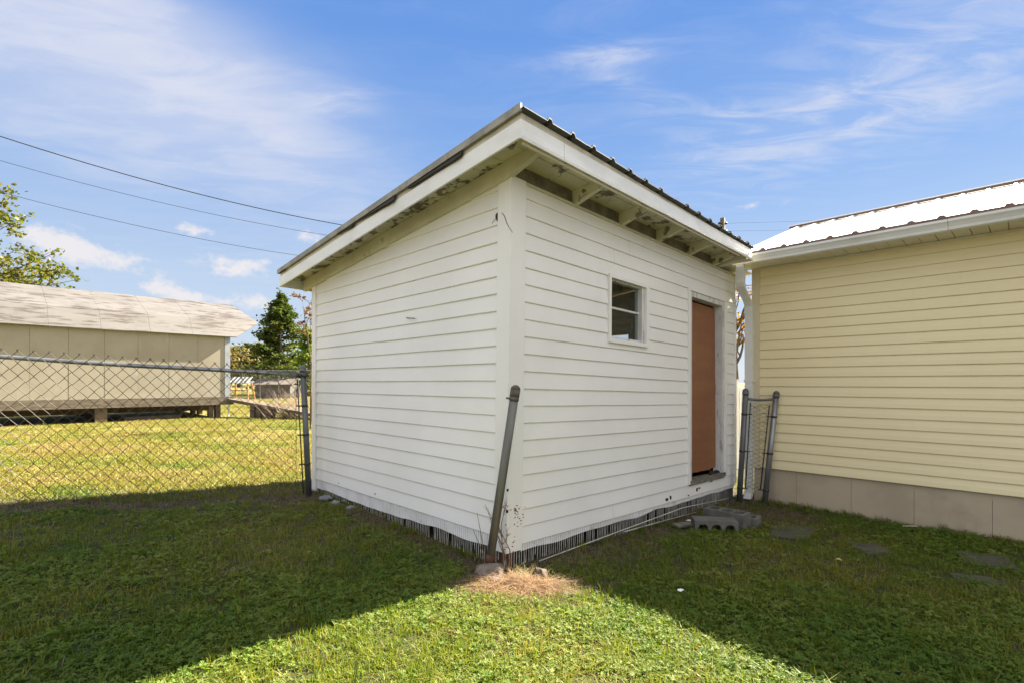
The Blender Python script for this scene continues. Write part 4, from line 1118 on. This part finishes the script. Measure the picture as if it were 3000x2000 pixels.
# far trees
random.seed(5)
far = [((700, 1040), 55, 3.6, 3.4, 'low orange green tree on the horizon just right of the barn'), ((752, 1025), 62, 5.4, 4.4, 'rounded olive tree on the horizon left of the evergreen'),
       ((655, 1050), 58, 4.4, 3.6, 'green tree on the horizon half hidden by the barn end')]
for k, ((u, v), Y, h, r, lab) in enumerate(far):
    q = ray(u, 1130, Y); q.z = G(q.x, q.y); root = thing('far_tree', lab, 'tree', q, 'far trees on the horizon')
    b = MB(); b.tube([q, q+Vector((0, 0, h*.5))], [.2, .1], 7); 
    for d in range(5): b.tube([q+Vector((0, 0, h*.35)), q+Vector((random.gauss(0, r*.4), random.gauss(0, r*.4), h*.75))], [.1, .03], 5)
    b.obj('trunk', 'bark', root, True); c = MB(); tn = []
    for i in range(520):
        a = random.uniform(0, 6.28); el_ = random.uniform(-.3, 1.5); rr = r*(.6+.4*random.random())*(1+.35*mnoise.noise((math.cos(a)*2, math.sin(a)*2, el_*2+k)))
        p = q+Vector((math.cos(a)*math.cos(el_)*rr, math.sin(a)*math.cos(el_)*rr, h*.42+math.sin(el_)*rr*h/(2*r)*1.05)); leaf_quads(c, tn, p, .42, 5, .3)
    c.obj('crown', 'leaf_far', root, tint=tn)
# autumn tree seen through the gap between shed and house
random.seed(9)
q = ray(2150, 1120, 19); q.z = G(q.x, q.y)
tree('autumn_tree', 'orange and brown autumn tree seen through the gap between shed and house', 'tree', q, 3.4, .13,
     [(f, (random.gauss(.15, .6), random.gauss(0, .6), .75), random.uniform(1.0, 1.7)) for f in (.45, .5, .6, .65, .75, .8, .9, 1, 1, 1)], None, .13, 3, .13, leafmat='leaf_orange', depth=2, kids=3)

# ------------------------------------------------------------------ picket fence in the gap
def pickets():
    a = ray(2120, 1120, 8.6); c = ray(2215, 1120, 9.6); d = Vector((c.x-a.x, c.y-a.y, 0)); n = int(d.length/.115); d.normalize()
    root = thing('picket_fence', 'white picket fence seen through the gap between shed and house', 'fence', (a.x, a.y, G(a.x, a.y)))
    for i in range(n+1):
        p = a+d*(.115*i); g = G(p.x, p.y); ht = 1.31+(.1 if i % 5 == 0 else 0); nn = Vector((-d.y, d.x, 0))*.01; w = d*.036
        pr = [(-1, g), (1, g), (1, ht-.05), (0, ht), (-1, ht-.05)]
        vs = [Vector((p.x, p.y, 0))+w*x_+nn+Vector((0, 0, z)) for x_, z in pr]+[Vector((p.x, p.y, 0))+w*x_-nn+Vector((0, 0, z)) for x_, z in pr]
        b = MB(); b.add(vs, [(0, 1, 2, 3, 4), (9, 8, 7, 6, 5)]+[(j, j+5, (j+1) % 5+5, (j+1) % 5) for j in range(5)]); b.obj('picket', 'picket', root)
    for z in (.2, 1.0):
        b = MB(); b.tube([(a.x, a.y+.03, z), (c.x, c.y+.03, z)], .03, 4); b.obj('rail', 'picket', root)
pickets()

# ------------------------------------------------------------------ power lines and pole
pole_p = ray(2117, 1120, 30); pole_top = ray(2117, 640, 30)
def build_pole():
    g = G(pole_p.x, pole_p.y); root = thing('utility_pole', 'weathered utility pole top showing above the shed roof near the house', 'utility pole', (pole_p.x, pole_p.y, g))
    b = MB(); b.tube([(pole_p.x, pole_p.y, g), (pole_p.x, pole_p.y, pole_top.z)], [.2, .14], 10); b.obj('pole', 'pole', root, True)
    for v in (655, 678):
        for du in (-10, 10):
            p = ray(2117+du, v, 29.85); b = MB(); b.tube([p-Vector((0, 0, .06)), p, p+Vector((0, 0, .06))], [.05, .075, .05], 8); b.tube([p, ray(2117, v, 29.95)], .018, 5); b.obj('insulator', 'cable', root, True)
build_pole()
def wire(label, obs, vend, r, Y0=15.0, u0=-160, mat_='cable'):
    """a sagging line from a pole off to the left to the utility pole, through two seen points"""
    x0 = (u0-CX)/F*Y0; P1 = ray(2117, vend, 29.9)
    def uu(px):
        k = (px-CX)/F; return (k*Y0-x0)/((P1.x-x0)-k*(P1.y-Y0))
    rows, rhs = [], []
    for px, py in obs:
        u = uu(px); y = Y0+(P1.y-Y0)*u; z = CAMH+(HV-py)/F*y
        rows.append([1-u, -4*u*(1-u)]); rhs.append(z-P1.z*u)
    z0, sag = np.linalg.solve(np.array(rows), np.array(rhs))
    pts = []
    for i in range(61):
        u = i/60; pts.append((x0+(P1.x-x0)*u, Y0+(P1.y-Y0)*u, z0*(1-u)+P1.z*u-4*sag*u*(1-u)))
    b = MB(); b.tube(pts, r, 5); tag(recentre(b.obj('power_line', mat_, smooth=True)), label, 'power line', 'overhead lines')
wire('thick black overhead cable, uppermost of the three lines left of the shed', ((0, 400), (1003, 660)), 655, .016)
wire('thin overhead wire, middle of the three lines left of the shed', ((0, 471), (960, 690)), 668, .0075)
wire('thin overhead wire, lowest of the three lines left of the shed', ((72, 582), (880, 750)), 690, .0075)
for k, (v0, v1) in enumerate(((655, 600), (678, 634))):
    a_, c_ = ray(2127, v0, 30), ray(3200, v1-20, 46); b = MB(); b.tube([a_.lerp(c_, i/12)-Vector((0, 0, 1.6*(i/12)*(1-i/12))) for i in range(13)], .006, 4)
    tag(recentre(b.obj('power_line', 'cable')), ['upper faint wire running right from the utility pole', 'lower faint wire running right from the utility pole'][k], 'power line', 'overhead lines')
for k, v in enumerate((930, 940, 1003, 1017, 1033)):
    a_, c_ = ray(420, v-5, 90), ray(1000, v+2, 90); b = MB(); b.tube([a_.lerp(c_, i/6)-Vector((0, 0, .8*(i/6)*(1-i/6))) for i in range(7)], .018, 4)
    tag(recentre(b.obj('power_line', 'cable')), ['topmost faint distant wire right of the barn', 'second highest faint distant wire right of the barn, close under the topmost', 'middle faint distant wire, just below the barn roof tip', 'second lowest faint distant wire right of the barn', 'lowest faint distant wire, just above the far trees'][k], 'power line', 'distant wires beyond the barn')
for k, v in enumerate((832, 851)):
    a_, c_ = ray(2050, v, 29), ray(2330, v+4, 29); b = MB(); b.tube([a_, a_.lerp(c_, .5)-Vector((0, 0, .05)), c_], .02, 4)
    tag(recentre(b.obj('power_line', 'cable')), ['upper dark wire seen in the gap between shed and house', 'lower dark wire seen in the gap between shed and house'][k], 'power line', 'overhead lines')

# ------------------------------------------------------------------ far yard: play set, far building, far fence
def playset():
    Y = 27; c = ray(708, 1150, Y); g = G(c.x, c.y)+.0; k_ = .60; root = thing('play_set', 'cedar play set with black and white striped awning in the far yard', 'play set', (c.x, c.y, g))
    for x_ in (-.85, .85):
        for y_ in (-.5, .5):
            b = MB(); b.tube([(c.x+x_*.62, c.y+y_*.7, g), (c.x+x_*.5, c.y+y_*.36, g+.95)], .04, 6); b.obj('leg', 'cedar', root)
    b = MB(); b.box((c.x, c.y, g+.5), (.85, .55, .06)); b.obj('platform', 'cedar', root)
    n = 10
    for i in range(n):
        x0, x1 = c.x-.55+1.1*i/n, c.x-.55+1.1*(i+1)/n; b = MB()
        b.hexa([(x0, c.y-.5, g+.86), (x1, c.y-.5, g+.86), (x1, c.y+.1, g+1.2), (x0, c.y+.1, g+1.2), (x0, c.y-.5, g+.88), (x1, c.y-.5, g+.88), (x1, c.y+.1, g+1.22), (x0, c.y+.1, g+1.22)])
        b.obj('awning_stripe', 'far_stripe' if i % 2 else 'black_stripe', root)
    b = MB(); b.tube([(c.x-.5, c.y-.25, g+.5), (c.x-1.1, c.y-.6, g+.05)], .035, 5); b.obj('slide_rail', 'cedar', root)
playset()
def far_building():
    Y = 28.5; a = ray(748, 1150, Y); c = ray(850, 1150, Y); g = G(a.x, a.y); root = thing('far_building', 'low far building with pinkish roof behind the fence, under the evergreen', 'building', ((a.x+c.x)/2, Y, g))
    b = MB(); b.box(((a.x+c.x)/2, Y+1.0, g+.35), (c.x-a.x, 2, .8)); b.obj('wall', 'far_wall', root)
    b = MB(); x0, x1 = a.x-.2, c.x+.2; b.hexa([(x0, Y-.2, g+.76), (x1, Y-.2, g+.76), (x1, Y+1.0, g+1.1), (x0, Y+1.0, g+1.1), (x0, Y-.2, g+.79), (x1, Y-.2, g+.79), (x1, Y+1.0, g+1.13), (x0, Y+1.0, g+1.13)]); b.obj('roof', 'far_roof', root)
    for f in (.3, .7):
        b = MB(); b.box((a.x+(c.x-a.x)*f, Y-.02, g+.45), (.4, .06, .25)); b.obj('window', 'far_roof', root)
far_building()
def far_fence():
    root = None; a = ray(660, 1150, 24); c = ray(935, 1150, 21); a.z = G(a.x, a.y); c.z = G(c.x, c.y)
    root = thing('chain_link_fence', 'distant chain link fence with a pale rail beyond the barn ramp', 'fence', a); n = 5
    for i in range(n+1):
        p = a.lerp(c, i/n); g = G(p.x, p.y); b = MB(); b.tube([(p.x, p.y, g), (p.x, p.y, g+1.55)], .02, 6); b.obj('post', 'galv_dark', root)
    b = MB(); b.tube([(a.x, a.y, a.z+1.52), (c.x, c.y, c.z+1.52)], .022, 6); b.obj('top_rail', 'galv', root)
    U = (c-a); L = math.hypot(U.x, U.y); U = Vector((U.x, U.y, 0)).normalized(); b = MB()
    wire_diamonds(b, Vector((a.x, a.y, 0)), U, L, lambda q: G(a.x+U.x*q, a.y+U.y*q), lambda q: G(a.x+U.x*q, a.y+U.y*q)+1.5, .16, .0022, False, 3)
    o = b.obj('wire_mesh', 'wire', root); tag(o, kind='stuff')
far_fence()

# ------------------------------------------------------------------ lawn: grass, clover, straw
random.seed(3)
def hidden_coll(name, objs):
    c = bpy.data.collections.new(name)
    for o in objs:
        COL.objects.unlink(o); c.objects.link(o)
    return c
def tuft(mat_, nb, rad, hmin, hmax, width, lean=.6, curl=.5):
    b = MB(); tn = []
    for _ in range(nb):
        a = random.uniform(0, 6.283); r = rad*math.sqrt(random.random()); x, y = math.cos(a)*r, math.sin(a)*r
        h = random.uniform(hmin, hmax); d = random.uniform(0, 6.283); l = abs(random.gauss(0, lean)); w = width*random.uniform(.7, 1.3)
        dx, dy = math.cos(d), math.sin(d); px_, py_ = -dy*w/2, dx*w/2
        p0 = Vector((x, y, -.004)); p1 = p0+Vector((dx*l*h*.35, dy*l*h*.35, h*.55)); p2 = p1+Vector((dx*l*h*(.35+curl*.4), dy*l*h*(.35+curl*.4), h*.45*max(.15, 1-l*curl)))
        s = Vector((px_, py_, 0)); b.add([p0-s, p0+s, p1+s*.85, p1-s*.85, p2], [(0, 1, 2, 3), (3, 2, 4)]); q = random.random(); tn += [q, q]
    return b.obj('blade_tuft', mat_, tint=tn)
def clover_tuft(nl, rad):
    b = MB(); tn = []
    for _ in range(nl):
        a = random.uniform(0, 6.283); r = rad*math.sqrt(random.random()); c = Vector((math.cos(a)*r, math.sin(a)*r, random.uniform(.012, .032))); ph = random.uniform(0, 6.28); t = Vector((random.gauss(0, .3), random.gauss(0, .3), 1)).normalized(); e1 = t.orthogonal().normalized(); e2 = t.cross(e1); L = random.uniform(.009, .015); q = random.random()
        for k in range(3):
            an = ph+k*2.094; d = e1*math.cos(an)+e2*math.sin(an); s = t.cross(d); up = t*L*.18
            b.add([c, c+d*L*.6+s*L*.5+up, c+d*L*1.12+s*.25*L+up, c+d*L, c+d*L*1.12-s*.25*L+up, c+d*L*.6-s*L*.5+up], [(0, 1, 2, 3), (0, 3, 4, 5)]); tn += [q, q]
        b.add([Vector((c.x*.8, c.y*.8, 0)), Vector((c.x*.8+.0012, c.y*.8, 0)), c], [(0, 1, 2)]); tn.append(q)
    return b.obj('clover_tuft', 'clover', tint=tn)
def scatter(name, pts, scl, coll, label=None, cat=None):
    n = len(pts); me = bpy.data.meshes.new(name); me.vertices.add(n); me.vertices.foreach_set('co', np.asarray(pts, 'f').ravel())
    a = me.attributes.new('sc', 'FLOAT', 'POINT'); a.data.foreach_set('value', np.asarray(scl, 'f'))
    r = np.zeros((n, 3), 'f'); r[:, 2] = rng.uniform(0, 6.283, n); r[:, 0] = rng.normal(0, .1, n); r[:, 1] = rng.normal(0, .1, n)
    a = me.attributes.new('ro', 'FLOAT_VECTOR', 'POINT'); a.data.foreach_set('vector', r.ravel())
    o = bpy.data.objects.new(name, me); COL.objects.link(o); tag(o, label, cat, kind='stuff')
    ng = bpy.data.node_groups.new(name, 'GeometryNodeTree')
    ng.interface.new_socket('Geometry', in_out='INPUT', socket_type='NodeSocketGeometry'); ng.interface.new_socket('Geometry', in_out='OUTPUT', socket_type='NodeSocketGeometry')
    gi = ng.nodes.new('NodeGroupInput'); go = ng.nodes.new('NodeGroupOutput'); ci = ng.nodes.new('GeometryNodeCollectionInfo'); ip = ng.nodes.new('GeometryNodeInstanceOnPoints')
    ci.inputs[0].default_value = coll; ci.inputs['Separate Children'].default_value = True; ci.inputs['Reset Children'].default_value = True
    na = ng.nodes.new('GeometryNodeInputNamedAttribute'); na.data_type = 'FLOAT'; na.inputs[0].default_value = 'sc'
    nr_ = ng.nodes.new('GeometryNodeInputNamedAttribute'); nr_.data_type = 'FLOAT_VECTOR'; nr_.inputs[0].default_value = 'ro'
    L = ng.links.new
    L(gi.outputs[0], ip.inputs['Points']); L(ci.outputs[0], ip.inputs['Instance']); ip.inputs['Pick Instance'].default_value = True
    L(na.outputs[0], ip.inputs['Scale']); L(nr_.outputs[0], ip.inputs['Rotation']); L(ip.outputs[0], go.inputs[0])
    md = o.modifiers.new('scatter', 'NODES'); md.node_group = ng
    return o
def vnoise(x, y, sc, sd):
    return np.array([mnoise.noise((a*sc, c*sc, sd)) for a, c in zip(x, y)])
def st_of(x, y):
    dx, dy = x-A.x, y-A.y; return dx*DR.x+dy*DR.y, dx*DL.x+dy*DL.y
def hk_of(x, y):
    dx, dy = x-H.x, y-H.y; return dx*HD.x+dy*HD.y, dx*HN.x+dy*HN.y
FP = Vector((-2.352, 5.73, 0)); FU = Vector((-2.364, -1.08, 0)).normalized()
def fence_d(x, y):
    dx, dy = x-FP.x, y-FP.y; return dx*FU.y*1-dy*FU.x, dx*FU.x+dy*FU.y      # >0 beyond the fence
def sample(n, x0, x1, y0, y1, dens, clear=1):
    x = rng.uniform(x0, x1, n); y = rng.uniform(y0, y1, n)
    keep = np.abs(x) < 1.08*y+.6
    s, t = st_of(x, y); keep &= ~((s > -.01) & (t > -.01) & (s < LR) & (t < LL))
    k, nn = hk_of(x, y); keep &= ~((nn > -.0) & (k > -.1))
    for c in SL: keep &= ((x-c.x)**2+(y-c.y)**2 > .14**2) | (rng.random(n) < .5)
    d = np.hypot(x, y); keep &= rng.random(n) < dens(d)
    return x[keep], y[keep]
def place(x, y, lift=0):
    bump = np.array([mnoise.noise((a*1.3, c*1.3, 0)) for a, c in zip(x, y)])*.018-.012
    near = (np.abs(x) < 12) & (y < 12)
    return np.stack([x, y, gz(x, y)+bump*near+lift], -1)

tufts = [tuft('grass', 16, .045, .022, .058, .0036, 1.15, 1.0) for _ in range(5)]+[tuft('grass', 12, .05, .03, .075, .0036, .6, .6) for _ in range(2)]
tg = hidden_coll('grass_tufts', tufts)
wide = [tuft('grass', 18, .05, .05, .11, .0042, .55, .5) for _ in range(3)]; tw = hidden_coll('tall_tufts', wide)
tcl = hidden_coll('clover_tufts', [clover_tuft(8, .06) for _ in range(5)])
dry = hidden_coll('dry_tufts', [tuft('brown_litter', 14, .06, .015, .05, .0034, 1.6, 1.0) for _ in range(4)])
strw = hidden_coll('straw_tufts', [tuft('straw', 12, .06, .03, .10, .0034, 1.9, 1.1) for _ in range(4)])
fart = hidden_coll('far_tufts', [tuft('grass_far', 24, .14, .02, .05, .009, 1.3, 1.0) for _ in range(5)])

def near_dens(d): return np.minimum(1, (2.3/d)**1.1)
def bare(x, y):
    """worn strips: under the fence, along the shed, at the corner"""
    fd, fa = fence_d(x, y); s, t = st_of(x, y); k, nn = hk_of(x, y)
    wn = 1+.7*vnoise(x, y, 1.6, 21)
    a = np.exp(-((fd+.16)/(.30*wn))**2)*(fa > -.3)
    w = np.where((t > -.1) & (t < LL), np.exp(-(np.maximum(-s, 0)/(.26*wn))**2), 0)*(s < 0)
    w2 = np.where((s > -.1) & (s < LR+.5), np.exp(-(np.maximum(-t, 0)/(.36*wn))**2), 0)*(t < 0)
    c = np.exp(-((x-.02)**2/.22+(y-3.32)**2/.05))
    hh = np.exp(-(np.maximum(-nn, 0)/.18)**2)*(k > -.5)
    dd = np.exp(-((x-2.9)**2+(y-5.6)**2)/.25)
    return np.clip(np.maximum.reduce([a, w*.9, w2, c, hh*.6, dd*.9]), 0, 1)
# grass
x, y = sample(90000, -7.5, 6.8, .9, 8.3, near_dens)
fd, fa = fence_d(x, y); k = ~((fd > .25) & (fa > -.4)); x, y = x[k], y[k]
bz = bare(x, y); nz = vnoise(x, y, 1.1, 2)
k = rng.random(len(x)) > bz*.92+np.clip(nz-.28, 0, .5)*.6; x, y = x[k], y[k]
scatter('grass', place(x, y), rng.uniform(.7, 1.25, len(x)), tg)
# taller clumps here and there
x, y = sample(2600, -6, 5.5, 1.0, 6.5, lambda d: np.ones_like(d)*.6)
fd, fa = fence_d(x, y); nz = vnoise(x, y, 1.7, 11); k = (nz > .30) & (bare(x, y) < .4) & ~((fd > .1) & (fa > -.4)); x, y = x[k], y[k]
ln = []
for _ in range(110):
    a_ = random.uniform(.1, 5.2); ln.append((FP.x+FU.x*a_+random.gauss(0, .03), FP.y+FU.y*a_-.05+random.gauss(0, .05)))
for _ in range(60):
    a_ = random.uniform(.1, 3.2); q = H+HD*a_-HN*random.uniform(.01, .07); ln.append((q.x, q.y))
for _ in range(34):
    a_ = random.uniform(.3, LL-.1); q = A+DL*a_-DR*random.uniform(.02, .10); ln.append((q.x, q.y))
for _ in range(30):
    a_ = random.uniform(.5, 3.6); q = A+DR*a_-DL*random.uniform(.03, .14); ln.append((q.x, q.y))
ln = np.array(ln); x = np.concatenate([x, ln[:, 0]]); y = np.concatenate([y, ln[:, 1]])
ex = np.array([(-.68, 2.78), (-.62, 2.82), (-.72, 2.84), (.50, 3.18), (.56, 3.12), (.66, 3.08), (.75, 2.98), (.60, 3.2)]); x = np.concatenate([x, ex[:, 0]]); y = np.concatenate([y, ex[:, 1]])
scatter('tall_grass', place(x, y), rng.uniform(.6, 1.05, len(x)), tw)
# clover
x, y = sample(52000, -6.5, 6.2, .9, 6.6, near_dens)
fd, fa = fence_d(x, y); nz = vnoise(x, y, .9, 7)+.6*vnoise(x, y, 3, 8); k = (rng.random(len(x)) < np.clip(.38+nz*1.5, .03, .95)) & (bare(x, y) < .45) & ~((fd > -.3) & (fa > -.4)); x, y = x[k], y[k]
scatter('clover', place(x, y), rng.uniform(.75, 1.35, len(x)), tcl)
# dead grass on the worn strips
x, y = sample(60000, -7.5, 6.8, 1.4, 8.3, lambda d: np.ones_like(d))
bz = bare(x, y); nz = vnoise(x, y, 1.3, 4); fd, fa = fence_d(x, y); k = (rng.random(len(x)) < np.clip(bz*.62+np.clip(nz-.2, 0, 1)*.35, 0, .8)) & ~((fd > .3) & (fa > -.4)); x, y = x[k], y[k]
scatter('dead_grass', place(x, y), rng.uniform(.7, 1.3, len(x)), dry)
# straw heap at the corner
n = 420; x = rng.normal(.05, .17, n); y = rng.normal(3.31, .06, n); s, t = st_of(x, y); k = ~((s > -.03) & (t > -.03)); x, y = x[k], y[k]
k = ~((x < -.05) & (y > 3.36)); x, y = x[k], y[k]
h = .05*np.exp(-((x-.05)/.2)**2-((y-3.36)/.10)**2)*rng.uniform(.1, 1, len(x))
p = place(x, y); p[:, 2] += h
o = scatter('straw_heap', p, rng.uniform(.45, .8, len(x)), strw, 'heap of pale dry straw at the front corner of the shed', None)
# broad leaved weeds and fallen leaves
def rosette():
    b = MB(); tn = []; q = random.random()
    for k in range(random.randint(5, 8)):
        a = random.uniform(0, 6.283); L = random.uniform(.03, .06); w = L*random.uniform(.28, .4); d = Vector((math.cos(a), math.sin(a), 0)); sd = Vector((-d.y, d.x, 0)); up = random.uniform(.25, .7)
        p0 = d*.006; p1 = d*L*.5+Vector((0, 0, L*up*.6)); p2 = d*L+Vector((0, 0, L*up*.55)); f_ = Vector((0, 0, w*.25))
        b.add([p0, p1+sd*w+f_, p1, p1-sd*w+f_, p2], [(0, 2, 1), (0, 3, 2), (1, 2, 4), (2, 3, 4)]); tn += [q]*4
    return b.obj('weed_rosette', 'clover', tint=tn)
def dead_leaf():
    b = MB(); L = random.uniform(.022, .04); c_ = random.uniform(.2, .6)*L; h = random.uniform(.018, .035)
    b.add([(-L, 0, h), (-L*.2, L*.55, h+c_), (L, 0, h+c_*.4), (-L*.2, -L*.5, h+c_*.8), (0, 0, h-.002)], [(0, 4, 1), (1, 4, 2), (2, 4, 3), (3, 4, 0)])
    return b.obj('dead_leaf', 'leaf_brown', tint=[random.random()]*4)
wd = hidden_coll('weed_rosettes', [rosette() for _ in range(5)]); dl = hidden_coll('dead_leaves', [dead_leaf() for _ in range(4)])
x, y = sample(9000, -6, 6, .9, 6.5, lambda d: np.minimum(1, (2.6/d)**.8)); nz = vnoise(x, y, .8, 15); fd, fa = fence_d(x, y)
k = (rng.random(len(x)) < np.clip(.12+nz*.9, .02, .6)) & (bare(x, y) < .6) & ~((fd > -.1) & (fa > -.4)); x, y = x[k], y[k]
scatter('weeds', place(x, y), rng.uniform(.5, 1.05, len(x)), wd)
x, y = sample(700, -7, 6, .9, 8, lambda d: np.ones_like(d)*.5); scatter('fallen_leaves', place(x, y), rng.uniform(.5, 1.0, len(x)), dl)
# lawn beyond the fence and farther
x, y = sample(150000, -26, -1.2, 4.0, 40, lambda d: np.minimum(1, (8/d)**1.35))
fd, fa = fence_d(x, y); k = (fd > .12); x, y = x[k], y[k]
kk = (x-BO.x)*BK.x+(y-BO.y)*BK.y; nn = (x-BO.x)*BN.x+(y-BO.y)*BN.y
wear = ((kk > -3.2) & (kk < .6) & (nn > -1.0) & (nn < .9)); under = (kk > -.1) & (nn > -.05) & (nn < 4.2) & (kk < 9)
k = ~under & (~wear | (rng.random(len(x)) < .35)); x, y = x[k], y[k]
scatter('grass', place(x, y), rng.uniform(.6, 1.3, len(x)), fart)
